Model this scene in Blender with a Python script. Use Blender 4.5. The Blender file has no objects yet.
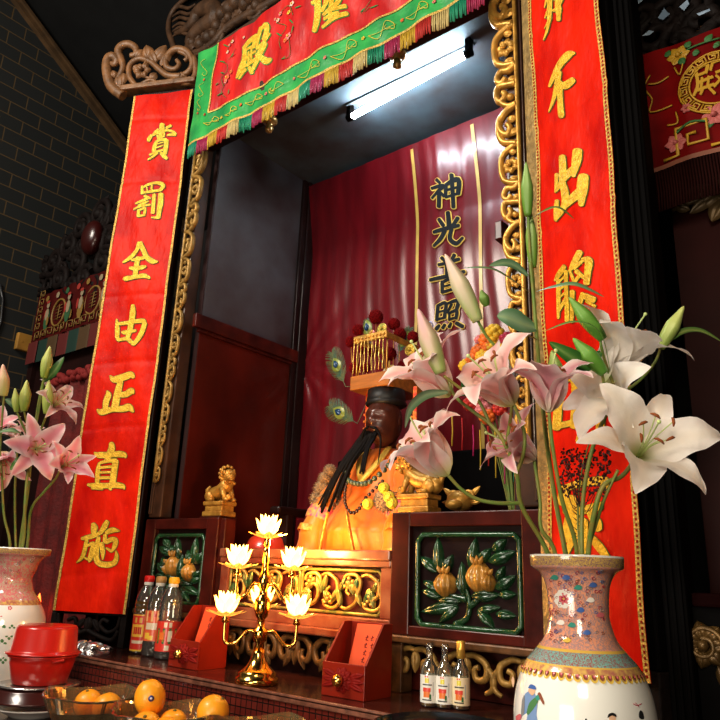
import bpy, bmesh, math, random
from mathutils import Vector, Matrix
from math import sin, cos, pi, radians, sqrt
random.seed(7)
SC = bpy.context.scene
COL = SC.collection
V = Vector

# ------------------------------------------------------------------ camera
F = 698.13
YAW, PITCH, ROLL = radians(39.2024), radians(17.0448), radians(2.3379)
CAM = V((1.8, 0.0, 1.34))
_fwd = V((-sin(YAW)*cos(PITCH), cos(YAW)*cos(PITCH), sin(PITCH)))
_r0 = V((cos(YAW), sin(YAW), 0)); _u0 = _r0.cross(_fwd)
RIGHT = _r0*cos(ROLL) + _u0*sin(ROLL)
UP = -_r0*sin(ROLL) + _u0*cos(ROLL)
FWD = _fwd
cd = bpy.data.cameras.new('camera'); co = bpy.data.objects.new('camera', cd); COL.objects.link(co)
m = Matrix.Identity(4)
for i in range(3):
    m[i][0] = RIGHT[i]; m[i][1] = UP[i]; m[i][2] = -FWD[i]; m[i][3] = CAM[i]
co.matrix_world = m
cd.sensor_width = 36; cd.lens = F/720*36; cd.clip_start = 0.02
SC.camera = co

def ray(x, y):
    return RIGHT*((x-360)/F) - UP*((y-360)/F) + FWD
def at(x, y, Y=None, Z=None, X=None, D=None, pl=None):
    """world point on a real plane of the scene seen along a sight line"""
    r = ray(x, y)
    if D is not None: return CAM + r*D
    if Y is not None: return CAM + r*((Y-CAM.y)/r.y)
    if Z is not None: return CAM + r*((Z-CAM.z)/r.z)
    if X is not None: return CAM + r*((X-CAM.x)/r.x)
    O, n = pl
    return CAM + r*(n.dot(O-CAM)/n.dot(r))
def depth(P): return (P-CAM).dot(FWD)

# ------------------------------------------------------------------ frames
def frame(O, u, w):
    """u right, w outward (towards the viewer), v up"""
    u = V(u).normalized(); w = V(w).normalized(); v = w.cross(u)
    M = Matrix.Identity(4)
    for i in range(3):
        M[i][0] = u[i]; M[i][1] = v[i]; M[i][2] = w[i]; M[i][3] = O[i]
    return M
A = radians(26)
FACE = lambda y, x=0, z=0: frame((x, y, z), (1, 0, 0), (0, -1, 0))
WINGL = frame((-.942, 1.86, 0), (cos(A), sin(A), 0), (sin(A), -cos(A), 0))
WINGR = frame((.942, 1.86, 0), (cos(A), -sin(A), 0), (-sin(A), -cos(A), 0))
def loc2(fr, x, y):
    """sight line -> (u, v) in the plane of a frame"""
    O = fr.to_translation(); n = V((fr[0][2], fr[1][2], fr[2][2]))
    p = fr.inverted() @ at(x, y, pl=(O, n))
    return p.x, p.y

# ------------------------------------------------------------------ mesh builder
class B:
    def __init__(self, M=None):
        self.v = []; self.f = []; self.mi = []; self.c = {}; self.M = M; self.m = 0; self.sm = []
        self.smooth = True
    def vert(self, p, col=None):
        p = V(p)
        if self.M is not None: p = self.M @ p
        self.v.append(p)
        if col is not None: self.c[len(self.v)-1] = col
        return len(self.v)-1
    def face(self, idx, sm=None):
        self.f.append(tuple(idx)); self.mi.append(self.m); self.sm.append(self.smooth if sm is None else sm)
    def poly(self, pts, sm=False):
        self.face([self.vert(p) for p in pts], sm)
    def box(self, x0, x1, y0, y1, z0, z1, bev=0.0):
        if x0 > x1: x0, x1 = x1, x0
        if y0 > y1: y0, y1 = y1, y0
        if z0 > z1: z0, z1 = z1, z0
        b = min(bev, (x1-x0)*.45, (y1-y0)*.45, (z1-z0)*.45)
        if b <= 0:
            i = [self.vert((x, y, z)) for x in (x0, x1) for y in (y0, y1) for z in (z0, z1)]
            for q in ((0,1,3,2),(4,6,7,5),(0,4,5,1),(2,3,7,6),(0,2,6,4),(1,5,7,3)): self.face([i[k] for k in q], False)
            return
        bm = bmesh.new()
        bmesh.ops.create_cube(bm, size=1)
        for v in bm.verts:
            v.co = V(((x0+x1)/2+v.co.x*(x1-x0), (y0+y1)/2+v.co.y*(y1-y0), (z0+z1)/2+v.co.z*(z1-z0)))
        bmesh.ops.bevel(bm, geom=list(bm.edges), offset=b, segments=2, affect='EDGES', profile=.5)
        self.add_bm(bm, False)
    def add_bm(self, bm, sm=True):
        bm.verts.index_update()
        o = len(self.v)
        for v in bm.verts: self.vert(v.co)
        for f in bm.faces: self.face([o+v.index for v in f.verts], sm)
        bm.free()
    def sphere(self, c, r, n=12, s=(1,1,1), rot=None):
        c = V(c); h = max(4, n//2)
        rings = []
        for i in range(h+1):
            t = pi*i/h
            if i in (0, h): 
                p = V((0,0,r*cos(t)*s[2])); p = (rot @ p) if rot else p
                rings.append([self.vert(c+p)])
            else:
                R = []
                for k in range(n):
                    a = 2*pi*k/n
                    p = V((r*sin(t)*cos(a)*s[0], r*sin(t)*sin(a)*s[1], r*cos(t)*s[2])); p = (rot @ p) if rot else p
                    R.append(self.vert(c+p))
                rings.append(R)
        for i in range(h):
            a, b = rings[i], rings[i+1]
            for k in range(n):
                k2 = (k+1) % n
                if len(a) == 1: self.face((a[0], b[k], b[k2]))
                elif len(b) == 1: self.face((a[k], b[0], a[k2]))
                else: self.face((a[k], b[k], b[k2], a[k2]))
    def tube(self, pts, r, n=8, caps=True, flat=1.0, up=None, cols=None):
        pts = [V(p) for p in pts]; N = len(pts)
        rs = r if isinstance(r, (list, tuple)) else [r]*N
        rings = []; prev = None
        for i in range(N):
            t = (pts[min(i+1, N-1)]-pts[max(i-1, 0)])
            if t.length < 1e-9: t = V((0,0,1))
            t.normalize()
            if up is not None: s = t.cross(V(up))
            else:
                ref = prev if prev is not None else (V((0,0,1)) if abs(t.z) < .9 else V((1,0,0)))
                s = ref - t*ref.dot(t) if prev is not None else t.cross(ref)
            if s.length < 1e-6: s = t.orthogonal()
            s.normalize(); prev = s; w = s.cross(t)
            rings.append([self.vert(pts[i]+s*(rs[i]*cos(2*pi*k/n))+w*(rs[i]*flat*sin(2*pi*k/n)), cols[i] if cols else None) for k in range(n)])
        for i in range(N-1):
            for k in range(n):
                k2 = (k+1) % n
                self.face((rings[i][k], rings[i][k2], rings[i+1][k2], rings[i+1][k]))
        if caps:
            self.face(rings[0][::-1], False); self.face(rings[-1], False)
    def lathe(self, prof, c=(0,0,0), n=24, sx=1, sy=1, axis=None, cap=True):
        c = V(c); R = None
        if axis is not None:
            R = V((0,0,1)).rotation_difference(V(axis)).to_matrix()
        rings = []
        for (r, z) in prof:
            ring = []
            for k in range(n):
                p = V((r*cos(2*pi*k/n)*sx, r*sin(2*pi*k/n)*sy, z))
                if R: p = R @ p
                ring.append(self.vert(c+p))
            rings.append(ring)
        for i in range(len(rings)-1):
            for k in range(n):
                k2 = (k+1) % n
                self.face((rings[i][k], rings[i][k2], rings[i+1][k2], rings[i+1][k]))
        if cap:
            if prof[0][0] > 1e-5: self.face(rings[0][::-1], False)
            if prof[-1][0] > 1e-5: self.face(rings[-1], False)
    def grid(self, fn, nu, nv, cf=None):
        I = [[self.vert(fn(i/nu, j/nv), cf(i/nu, j/nv) if cf else None) for i in range(nu+1)] for j in range(nv+1)]
        for j in range(nv):
            for i in range(nu):
                self.face((I[j][i], I[j][i+1], I[j+1][i+1], I[j+1][i]))
    # relief carving in the local (u, v) plane of the frame, w outward
    def rib(self, pts, r, dep=None, n=8, w=0.0):
        pts = smooth(pts, 5)
        N = len(pts)
        rs = r if isinstance(r, (list, tuple)) else None
        if rs: rr = [rs[min(int(i/(N-1)*(len(rs)-1)), len(rs)-2)]*(1-(i/(N-1)*(len(rs)-1)) % 1)+rs[min(int(i/(N-1)*(len(rs)-1))+1, len(rs)-1)]*((i/(N-1)*(len(rs)-1)) % 1) if i < N-1 else rs[-1] for i in range(N)]
        else: rr = [r]*N
        self.tube([(p[0], p[1], w+(p[2] if len(p) > 2 else 0)) for p in pts], rr, n, True, (dep or 1.0), up=(0,0,1))
    def leaf(self, a, b, wd, dep=.006, w=0.0, bend=0.0, n=7):
        a = V((a[0], a[1])); b = V((b[0], b[1])); d = b-a; L = d.length
        if L < 1e-6: return
        d /= L; s = V((-d.y, d.x))
        rows = []
        for i in range(n+1):
            t = i/n; wid = wd*.5*(sin(pi*min(1, t**.8*1.0)))**.75 if 0 < t < 1 else 0.0005
            c = a+d*(L*t)+s*(bend*L*sin(pi*t))
            row = []
            for k, (q, h) in enumerate(((-1, 0), (-.6, .75), (-.12, .85), (0, .55), (.12, .85), (.6, .75), (1, 0))):
                p = c+s*(wid*q); row.append(self.vert((p.x, p.y, w+dep*h*(.35+.65*sin(pi*t)))))
            rows.append(row)
        for i in range(n):
            for k in range(6): self.face((rows[i][k], rows[i][k+1], rows[i+1][k+1], rows[i+1][k]))
    def rosette(self, c, r, n=6, dep=.006, w=0.0, a0=0.0):
        for k in range(n):
            a = a0+2*pi*k/n
            self.leaf((c[0]+cos(a)*r*.15, c[1]+sin(a)*r*.15), (c[0]+cos(a)*r, c[1]+sin(a)*r), r*.8, dep, w)
        self.sphere((c[0], c[1], w+dep), r*.25, 8)

def smooth(pts, k=4):
    """Catmull-Rom through the points (tuples of any length)"""
    P = [tuple(p) for p in pts]
    if len(P) < 3: return P if len(P) < 2 else [tuple(P[0][j]+(P[1][j]-P[0][j])*i/k for j in range(len(P[0]))) for i in range(k+1)]
    out = []
    for i in range(len(P)-1):
        p0 = P[max(i-1, 0)]; p1 = P[i]; p2 = P[i+1]; p3 = P[min(i+2, len(P)-1)]
        for s in range(k):
            t = s/k
            out.append(tuple(.5*(2*b+(c-a)*t+(2*a-5*b+4*c-d)*t*t+(3*b-a-3*c+d)*t**3) for a, b, c, d in zip(p0, p1, p2, p3)))
    out.append(P[-1])
    return out
def spiral(c, r, a0, turns, n=18, shrink=.15, dirn=1):
    return [(c[0]+cos(a0+dirn*2*pi*turns*i/n)*r*(1-(1-shrink)*i/n), c[1]+sin(a0+dirn*2*pi*turns*i/n)*r*(1-(1-shrink)*i/n)) for i in range(n+1)]

def obj(name, b, mats, parent=None, sub=0, origin=None):
    me = bpy.data.meshes.new(name)
    o = bpy.data.objects.new(name, me); COL.objects.link(o)
    if parent is not None:
        o.parent = parent; org = world_loc(parent)
    else:
        org = V(origin) if origin is not None else base_of(b.v)
        o.location = org
    me.from_pydata([v-org for v in b.v], [], b.f)
    if not isinstance(mats, (list, tuple)): mats = [mats]
    for mt in mats: me.materials.append(mt)
    me.polygons.foreach_set('material_index', b.mi)
    me.polygons.foreach_set('use_smooth', b.sm)
    if b.c:
        ca = me.color_attributes.new('Col', 'FLOAT_COLOR', 'POINT')
        for i in range(len(b.v)):
            q = b.c.get(i, (1, 1, 1)); ca.data[i].color = (q[0], q[1], q[2], 1)
    me.update()
    if sub:
        md = o.modifiers.new('sub', 'SUBSURF'); md.levels = sub; md.render_levels = sub
    return o
def base_of(vs):
    n = len(vs); return V((sum(v.x for v in vs)/n, sum(v.y for v in vs)/n, min(v.z for v in vs)))
def world_loc(o):
    l = V(o.location)
    while o.parent is not None: o = o.parent; l += V(o.location)
    return l
def tag(o, label, cat, group=None):
    o['label'] = label; o['category'] = cat
    if group: o['group'] = group
    return o
def thing(name, label, cat, loc, group=None):
    o = bpy.data.objects.new(name, None); COL.objects.link(o); o.location = V(loc); o.empty_display_size = .05
    return tag(o, label, cat, group)
def struct(name, b, mats):
    o = obj(name, b, mats, origin=(0, 0, 0)); o['kind'] = 'structure'; return o
def copy_tree(o, parent=None):
    c = o.copy(); COL.objects.link(c)
    if parent is not None: c.parent = parent
    for ch in list(o.children): copy_tree(ch, c)
    return c

# ------------------------------------------------------------------ materials
MATS = {}
def mat(name, col=(.5,.5,.5), rough=.5, metal=0.0, var=0.0, vscale=8.0, vcol=None, bump=0.0, bscale=40.0, coat=0.0, emit=None, es=0.0, spec=.5, attr=False, trans=0.0, stretch=None, sss=0.0, coatr=.08, sheen=0.0, alpha=1.0):
    if name in MATS: return MATS[name]
    mt = bpy.data.materials.new(name); MATS[name] = mt; mt.use_nodes = True
    nt = mt.node_tree; N = nt.nodes; L = nt.links; bs = N['Principled BSDF']
    bs.inputs['Base Color'].default_value = (*col, 1); bs.inputs['Roughness'].default_value = rough
    bs.inputs['Metallic'].default_value = metal; bs.inputs['Specular IOR Level'].default_value = spec
    bs.inputs['Coat Weight'].default_value = coat; bs.inputs['Coat Roughness'].default_value = coatr
    bs.inputs['Transmission Weight'].default_value = trans; bs.inputs['Sheen Weight'].default_value = sheen
    bs.inputs['Alpha'].default_value = alpha
    if sss: bs.inputs['Subsurface Weight'].default_value = sss; bs.inputs['Subsurface Radius'].default_value = (.02,.01,.01)
    if emit: bs.inputs['Emission Color'].default_value = (*emit, 1); bs.inputs['Emission Strength'].default_value = es
    tc = N.new('ShaderNodeTexCoord'); mp = N.new('ShaderNodeMapping'); L.new(tc.outputs['Object'], mp.inputs['Vector'])
    if stretch: mp.inputs['Scale'].default_value = stretch
    src = None
    if attr:
        at_ = N.new('ShaderNodeAttribute'); at_.attribute_name = 'Col'; src = at_.outputs['Color']
    if var > 0:
        nz = N.new('ShaderNodeTexNoise'); nz.inputs['Scale'].default_value = vscale; nz.inputs['Detail'].default_value = 5
        L.new(mp.outputs['Vector'], nz.inputs['Vector'])
        rp = N.new('ShaderNodeMapRange'); rp.inputs['From Min'].default_value = .35; rp.inputs['From Max'].default_value = .65
        L.new(nz.outputs['Fac'], rp.inputs['Value'])
        mx = N.new('ShaderNodeMix'); mx.data_type = 'RGBA'; L.new(rp.outputs['Result'], mx.inputs['Factor'])
        vc = vcol or tuple(max(0, c*(1-var)) for c in col)
        if src is not None: L.new(src, mx.inputs['A'])
        else: mx.inputs['A'].default_value = (*col, 1)
        mx.inputs['B'].default_value = (*vc, 1)
        src = mx.outputs['Result']
    if src is not None: L.new(src, bs.inputs['Base Color'])
    if bump > 0:
        n2 = N.new('ShaderNodeTexNoise'); n2.inputs['Scale'].default_value = bscale; n2.inputs['Detail'].default_value = 3
        L.new(mp.outputs['Vector'], n2.inputs['Vector'])
        bp = N.new('ShaderNodeBump'); bp.inputs['Strength'].default_value = bump; bp.inputs['Distance'].default_value = .01
        L.new(n2.outputs['Fac'], bp.inputs['Height']); L.new(bp.outputs['Normal'], bs.inputs['Normal'])
    return mt
def clear(name, tint, gl=.12, rough=.03, tr=.9):
    """thin clear glass or plastic: see-through with a Fresnel gloss"""
    if name in MATS: return MATS[name]
    mt = bpy.data.materials.new(name); MATS[name] = mt; mt.use_nodes = True
    nt = mt.node_tree; N = nt.nodes; L = nt.links; N.remove(N['Principled BSDF']); out = N['Material Output']
    t = N.new('ShaderNodeBsdfTransparent'); t.inputs['Color'].default_value = (*tint, 1)
    g = N.new('ShaderNodeBsdfGlossy'); g.inputs['Roughness'].default_value = rough; g.inputs['Color'].default_value = (1, 1, 1, 1)
    d = N.new('ShaderNodeBsdfDiffuse'); d.inputs['Color'].default_value = (*tint, 1)
    fr = N.new('ShaderNodeFresnel'); fr.inputs['IOR'].default_value = 1.45
    ma = N.new('ShaderNodeMath'); ma.operation = 'MULTIPLY_ADD'; ma.inputs[1].default_value = 1.6; ma.inputs[2].default_value = gl; ma.use_clamp = True
    L.new(fr.outputs['Fac'], ma.inputs[0])
    m1 = N.new('ShaderNodeMixShader'); m1.inputs['Fac'].default_value = 1-tr; L.new(t.outputs[0], m1.inputs[1]); L.new(d.outputs[0], m1.inputs[2])
    m2 = N.new('ShaderNodeMixShader'); L.new(ma.outputs[0], m2.inputs['Fac']); L.new(m1.outputs[0], m2.inputs[1]); L.new(g.outputs[0], m2.inputs[2])
    L.new(m2.outputs[0], out.inputs['Surface'])
    return mt
def bricks(name, c1, c2, mortar, w, h, ms, axes='YZ', rough=.7, bump=.4, off=.5, gloss=0.0):
    if name in MATS: return MATS[name]
    mt = mat(name, c1, rough, coat=gloss); nt = mt.node_tree; N = nt.nodes; L = nt.links; bs = N['Principled BSDF']
    tc = N.new('ShaderNodeTexCoord'); sp = N.new('ShaderNodeSeparateXYZ'); cb = N.new('ShaderNodeCombineXYZ')
    L.new(tc.outputs['Object'], sp.inputs[0]); L.new(sp.outputs[axes[0]], cb.inputs['X']); L.new(sp.outputs[axes[1]], cb.inputs['Y'])
    bk = N.new('ShaderNodeTexBrick'); bk.inputs['Scale'].default_value = 1
    bk.inputs['Brick Width'].default_value = w; bk.inputs['Row Height'].default_value = h; bk.inputs['Mortar Size'].default_value = ms
    bk.inputs['Color1'].default_value = (*c1, 1); bk.inputs['Color2'].default_value = (*c2, 1); bk.inputs['Mortar'].default_value = (*mortar, 1)
    bk.offset = off; bk.inputs['Mortar Smooth'].default_value = .2
    L.new(cb.outputs[0], bk.inputs['Vector']); L.new(bk.outputs['Color'], bs.inputs['Base Color'])
    bp = N.new('ShaderNodeBump'); bp.inputs['Strength'].default_value = bump; bp.inputs['Distance'].default_value = .004; bp.invert = True
    L.new(bk.outputs['Fac'], bp.inputs['Height']); L.new(bp.outputs['Normal'], bs.inputs['Normal'])
    return mt

lacq = mat('dark_red_lacquer', (.095,.011,.006), .36, var=.65, vscale=9, coat=.15, spec=.25, bump=.08, bscale=25)
lacq_d = mat('black_red_lacquer', (.020,.005,.004), .42, var=.5, vscale=6, coat=.05, spec=.25, bump=.1, bscale=30)
lacq_m = mat('red_brown_panel_board', (.13,.012,.005), .3, var=.6, vscale=2.5, coat=.12, coatr=.2, spec=.3, stretch=(3,1,.6))
blackw = mat('black_wood', (.0025,.002,.002), .7, var=.3, spec=.05)
carvew = mat('brown_carved_wood', (.25,.118,.045), .5, var=.5, vscale=18, bump=.25, bscale=60)
carved = mat('dark_carved_wood', (.085,.042,.02), .55, spec=.3, var=.5, vscale=18, bump=.3, bscale=60)
carvek = mat('near_black_carved_wood', (.011,.006,.005), .65, spec=.15, var=.5, vscale=18, bump=.3, bscale=60)  # near-black colour holds the shade of the side shrine crests
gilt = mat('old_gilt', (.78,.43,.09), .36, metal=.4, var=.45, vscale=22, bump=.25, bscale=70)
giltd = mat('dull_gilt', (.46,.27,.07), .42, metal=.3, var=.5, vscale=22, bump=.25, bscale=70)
green_l = mat('green_enamel', (.018,.085,.028), .22, var=.5, vscale=20, coat=.8, coatr=.12, bump=.5, bscale=70)
fruit_l = mat('ochre_enamel', (.62,.31,.06), .28, var=.45, vscale=20, coat=.3, bump=.3, bscale=45)
satin = mat('red_satin', (.76,.024,.004), .44, var=.5, vscale=4.5, vcol=(.47,.006,.002), bump=1.0, bscale=8, stretch=(1.8,1.8,.9), spec=.09)
satin_d = mat('deep_red_satin', (.42,.012,.010), .42, var=.45, vscale=4, bump=.4, bscale=9, spec=.2, stretch=(2.2,2.2,.6))
green_s = mat('green_satin', (.05,.42,.10), .34, var=.5, vscale=9, vcol=(.02,.24,.07), bump=.5, bscale=16, spec=.3)
goldthread = mat('gold_thread', (.86,.55,.04), .42, metal=.25, var=.35, vscale=60, vcol=(.62,.36,.02), bump=.5, bscale=160)
olive = mat('olive_thread', (.07,.13,.02), .6)
goldtrim = mat('gold_trim_braid', (.80,.52,.12), .45, metal=.2, var=.6, vscale=130, bump=.5, bscale=180)
brass = mat('polished_brass', (.85,.52,.13), .16, metal=1.0)
porc = mat('white_porcelain', (.80,.80,.76), .12, coat=.6, var=.06, vscale=3)
# ------------------------------------------------------------------ the room
b = B(); b.box(-4.5, 4.2, -3.5, 3.4, -.1, 0)
struct('floor', b, mat('dark_stone_floor', (.05,.035,.03), .5, var=.4))
b = B(); b.box(-4.5, 4.2, 3.1, 3.2, 0, 5.5)
struct('wall_back', b, mat('dark_back_wall', (.012,.010,.010), .8, var=.4))  # near-black mottled wall colour
# brick gable wall on the left, top edge falling away from the viewer
XW = -2.5
ga = at(10, 0, X=XW); gb = at(125, 155, X=XW); sl = (gb.z-ga.z)/(gb.y-ga.y)
gz = lambda y: ga.z+sl*(y-ga.y)
b = B()
y0, y1 = -1.5, 3.1
P = [(XW, y0, 0), (XW, y1, 0), (XW, y1, gz(y1)), (XW, y0, gz(y0))]
i = [b.vert(p) for p in P]+[b.vert((p[0]-.2, p[1], p[2])) for p in P]
for q in ((0,1,2,3),(7,6,5,4),(0,4,5,1),(1,5,6,2),(2,6,7,3),(3,7,4,0)): b.face([i[k] for k in q], False)
struct('wall_left', b, bricks('grey_blue_brick', (.010,.012,.012), (.014,.016,.016), (.085,.053,.02), .205, .098, .0042, 'YZ', .75))
b = B()
d = V((0, y1-y0, gz(y1)-gz(y0))).normalized(); nrm = V((0, -d.z, d.y))
a0 = V((XW, y0, gz(y0))); a1 = V((XW, y1, gz(y1)))
for (o, h, w) in ((.0, .03, .04), (.03, .02, .06)):
    q = [a0+nrm*o, a1+nrm*o, a1+nrm*(o+h), a0+nrm*(o+h)]
    i = [b.vert(p+V((w, 0, 0))) for p in q]+[b.vert(p+V((-.2, 0, 0))) for p in q]
    for f in ((0,1,2,3),(7,6,5,4),(0,4,5,1),(1,5,6,2),(2,6,7,3),(3,7,4,0)): b.face([i[k] for k in f], False)
struct('trim_1', b, mat('old_wood_coping', (.10,.055,.022), .6, var=.5, vscale=9))
b = B()
q = [V((-4.5, y0, gz(y0)+.12)), V((4.2, y0, gz(y0)+.12)), V((4.2, y1+.1, gz(y1)+.05)), V((-4.5, y1+.1, gz(y1)+.05))]
i = [b.vert(p) for p in q]+[b.vert(p+V((0, 0, .1))) for p in q]
for f in ((3,2,1,0),(4,5,6,7),(0,1,5,4),(1,2,6,5),(2,3,7,6),(3,0,4,7)): b.face([i[k] for k in f], False)
struct('ceiling', b, mat('black_roof', (.006,.006,.006), .8, var=.3, spec=.2))  # near-black mottled roof colour

# ------------------------------------------------------------------ tables
t = thing('altar_table', 'long dark red altar table with a mosaic tiled front edge under the lotus lamp', 'table', (0, 1.9, 0))
top_m = mat('altar_top_lacquer', (.085,.022,.014), .22, var=.5, vscale=7, coat=.4)
b = B(); b.box(-1.305, 2.6, 1.605, 3.0, .985, 1.0, .006); obj('table_top', b, top_m, t)
b = B(); b.box(-1.30, 2.58, 1.614, 1.66, .86, .985)
obj('tile_band', b, bricks('dark_red_mosaic_tile', (.14,.020,.014), (.18,.030,.020), (.020,.010,.008), .0235, .0235, .0018, 'XZ', .2, .7, 0.0, .5), t)
b = B(); b.box(-1.30, 2.58, 1.605, 1.616, .978, 1.0005, .003); obj('edge_lip', b, mat('worn_edge', (.27,.11,.07), .35, var=.5, vscale=40), t)
b = B(); b.box(-1.295, 2.56, 1.70, 2.98, 0, .985); obj('table_base', b, lacq_d, t)
ZT = .86
t = thing('offering_table', 'low dark red offering table in front holding the glass bowls of oranges', 'table', (.4, 1.2, 0))
b = B(); b.box(-1.5, 2.0, .75, 1.598, ZT-.04, ZT, .006); obj('table_top', b, mat('offering_top_lacquer', (.06,.016,.012), .25, var=.4, vscale=6, coat=.4), t)
for x in (-1.42, 1.92):
    for y in (.83, 1.52):
        b = B(); b.box(x-.04, x+.04, y-.04, y+.04, 0, ZT-.04, .006); obj('leg', b, lacq_d, t)
b = B(); b.box(-1.46, 1.96, .80, .83, ZT-.16, ZT-.04, .004); obj('apron', b, lacq_d, t)

# ------------------------------------------------------------------ shrine niche
XI = .82; YB = 2.71; ZC = 3.57; ZP = 1.36
N_ = thing('shrine_niche', 'tall dark lacquered wooden shrine niche standing on the altar behind the banners', 'shrine', (0, 2.3, 1.0))
side_up = mat('niche_side_board', (.030,.010,.010), .36, var=.4, vscale=5, spec=.7, bump=.05, bscale=20, stretch=(1,1,.4))
for s in (-1, 1):
    b = B(); b.box(s*XI, s*(XI+.03), 1.978, YB+.05, 1.0005, ZC+.03)
    p = obj('side_wall', b, side_up, N_)
    b = B(); b.box(s*(XI-.003), s*XI, 1.985, 2.60, 2.506, ZC-.001); obj('upper_sheen_board', b, mat('tube_sheen_board', (.085,.090,.104), .40, var=.6, vscale=3, vcol=(.035,.018,.018), spec=.8, bump=.06, bscale=18), p)  # added upper sheet, its grey-blue colour paints the tube light's sheen
    b = B(); b.box(s*(XI-.004), s*XI, 1.98, 2.60, 1.40, 2.43); obj('lower_board', b, lacq_m, p)
    b = B(); b.box(s*(XI-.028), s*XI, 1.93, 2.66, 2.437, 2.506, .004); b.box(s*(XI-.018), s*XI, 1.96, 2.64, 2.42, 2.437, .003); obj('cross_rail', b, lacq, p)
    b = B(); b.box(s*(XI-.02), s*XI, 2.60, 2.635, 1.36, ZC, .004); b.box(s*(XI-.03), s*XI, 2.635, 2.70, 1.36, ZC, .006); obj('back_stile', b, lacq_d, p)
b = B(); b.box(-XI, XI, YB+.015, YB+.05, 1.02, ZC); obj('back_board', b, lacq, N_)
b = B(); b.box(-XI-.03, XI+.03, 1.93, YB+.05, ZC, ZC+.03); obj('ceiling_board', b, mat('niche_ceiling', (.085,.12,.145), .6, var=.6, vscale=4, vcol=(.06,.055,.06), spec=.25), N_)
b = B(); b.box(-XI+.002, XI-.002, 1.985, YB+.012, 1.002, ZP); obj('plinth', b, lacq, N_)
for s in (-1, 1):
    b = B()
    b.box(s*.86, s*.944, 1.908, 1.972, 1.545, 3.6, .006)
    for k in range(2): b.box(s*(.918+k*.013), s*(.926+k*.013), 1.900, 1.910, 1.56, 3.42, .003)
    obj('post', b, mat('brown_lacquer_post', (.075,.030,.014), .35, var=.5, vscale=12, coat=.2), N_)
b = B(); b.box(-.855, .855, 1.912, 1.96, 3.44, 3.66, .008); b.box(-.855, .855, 1.895, 1.965, 3.43, 3.46, .006); L_ = obj('lintel', b, lacq_d, N_)
for px, py in ((271, 108), (398, 42), (150, 0)):
    if px == 150: x = -1e9
    else: x = at(px, py, Y=1.93).x
    if x < -1: continue
    b = B(); b.lathe([(.004,.0),(.014,-.004),(.036,-.012),(.038,-.026),(.030,-.036),(.017,-.040),(.015,-.05),(.020,-.064),(.016,-.082),(.002,-.090)][::-1], (x, 1.93, 3.43), 16)
    obj('finial', b, mat('turned_gilt_wood', (.40,.24,.07), .28, metal=.4, var=.4, coat=.3), N_)

# carved gilt strips down both inner sides of the opening
def strip(s):
    b = B(FACE(1.90)); b2 = B(FACE(1.90))
    z0, z1 = 1.70, 3.43
    wd = lambda z: (.040 if s > 0 else .026)+(.033 if s > 0 else .036)*(z-z0)
    xo = .912
    fx = lambda q, z: s*(xo-q*wd(z))            # q=0 at the post, 1 at the free edge
    # straight rail along the post
    b.tube([(fx(.06, z0+(z1-z0)*i/12), z0+(z1-z0)*i/12, .006) for i in range(13)], .0085, 6, True, 1.2, up=(0,0,1))
    z = z1; k = 0; rnd = random.Random(3)
    while z > z0+.03:
        h = .05+1.35*wd(z)
        if z-h < z0: h = z-z0
        w_ = wd(z)*.155
        g = lambda q, t: (fx(q, z-h*t), z-h*t)
        if k % 3 == 0:      # S scroll with a leaf pair
            b.rib([g(.1,0), g(.55,.08), g(.95,.3), g(.9,.55), g(.6,.7), g(.45,.55), g(.6,.42)], [w_, w_, w_*.8], 1.3, w=.004)
            b.rib([g(.95,.32), g(1.0,.6), g(.8,.85), g(.4,.95), g(.15,1)], w_, 1.3, w=.004)
            b.leaf(g(.15,.35), g(.6,.3), w_*2.4, .012, .002); b.leaf(g(.12,.6), g(.5,.75), w_*2.4, .012, .002)
        elif k % 3 == 1:    # flower in a ring
            b.rib([g(.1,0), g(.5,.05), g(.9,.2), g(1.0,.5), g(.9,.8), g(.5,.95), g(.1,1)], w_*.9, 1.3, w=.003)
            cx, cz = g(.5,.5); b.rosette((cx, cz), min(wd(z)*.42, h*.35), 7, .014, .002, .3*k)
            b.leaf(g(.2,.2), g(.6,.12), w_*2, .01, .002); b.leaf(g(.2,.82), g(.65,.88), w_*2, .01, .002)
        else:               # curl pair
            b.rib([g(.1,.0), g(.4,.1), g(.75,.05), g(.95,.22), g(.75,.36), g(.55,.26)], w_*.9, 1.3, w=.004)
            b.rib([g(.1,.5), g(.5,.45), g(.9,.42), g(1.02,.62), g(.85,.82), g(.6,.7), g(.7,.6)], w_*.9, 1.3, w=.004)
            b.rib([g(.85,.82), g(.5,.98), g(.12,1)], w_*.8, 1.3, w=.004)
            b.leaf(g(.12,.3), g(.5,.38), w_*2, .012, .002); b.sphere((*g(.35,.8), .008), w_*1.1, 8)
        z -= h; k += 1
    return b
for s in (-1, 1):
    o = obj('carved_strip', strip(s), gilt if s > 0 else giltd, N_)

# ------------------------------------------------------------------ backdrop cloth
t = thing('backdrop_cloth', 'dark red plastic covered backdrop cloth with black characters hanging behind the deity statue', 'cloth', (0, YB, 1.36))
PIN = [(-.80, 2.40), (-.80, 3.50), (.2, 3.5)]
def cw(u, v):
    w = .0018*sin(u*31+1.5*sin(v*3))+.0009*sin(u*83+v*2.2+2*sin(v*5))+.0016*sin(v*9+u*5)
    dx, dz = u+.81, v-2.42
    r = sqrt(dx*dx+dz*dz)+1e-6; a = math.atan2(dz, dx)
    w += .004*sin(a*13)*math.exp(-((r-.12)/.35)**2)*min(1, r/.06)
    w += .20*max(0, v-3.08)**1.25
    return w
b = B(FACE(YB-.012))
cx0, cx1 = -.79, .79
b.grid(lambda i, j: ((cx0+(cx1-cx0)*i), ZP+.01+(3.52-ZP)*j, cw(cx0+(cx1-cx0)*i, ZP+(3.52-ZP)*j)), 150, 120)
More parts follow.
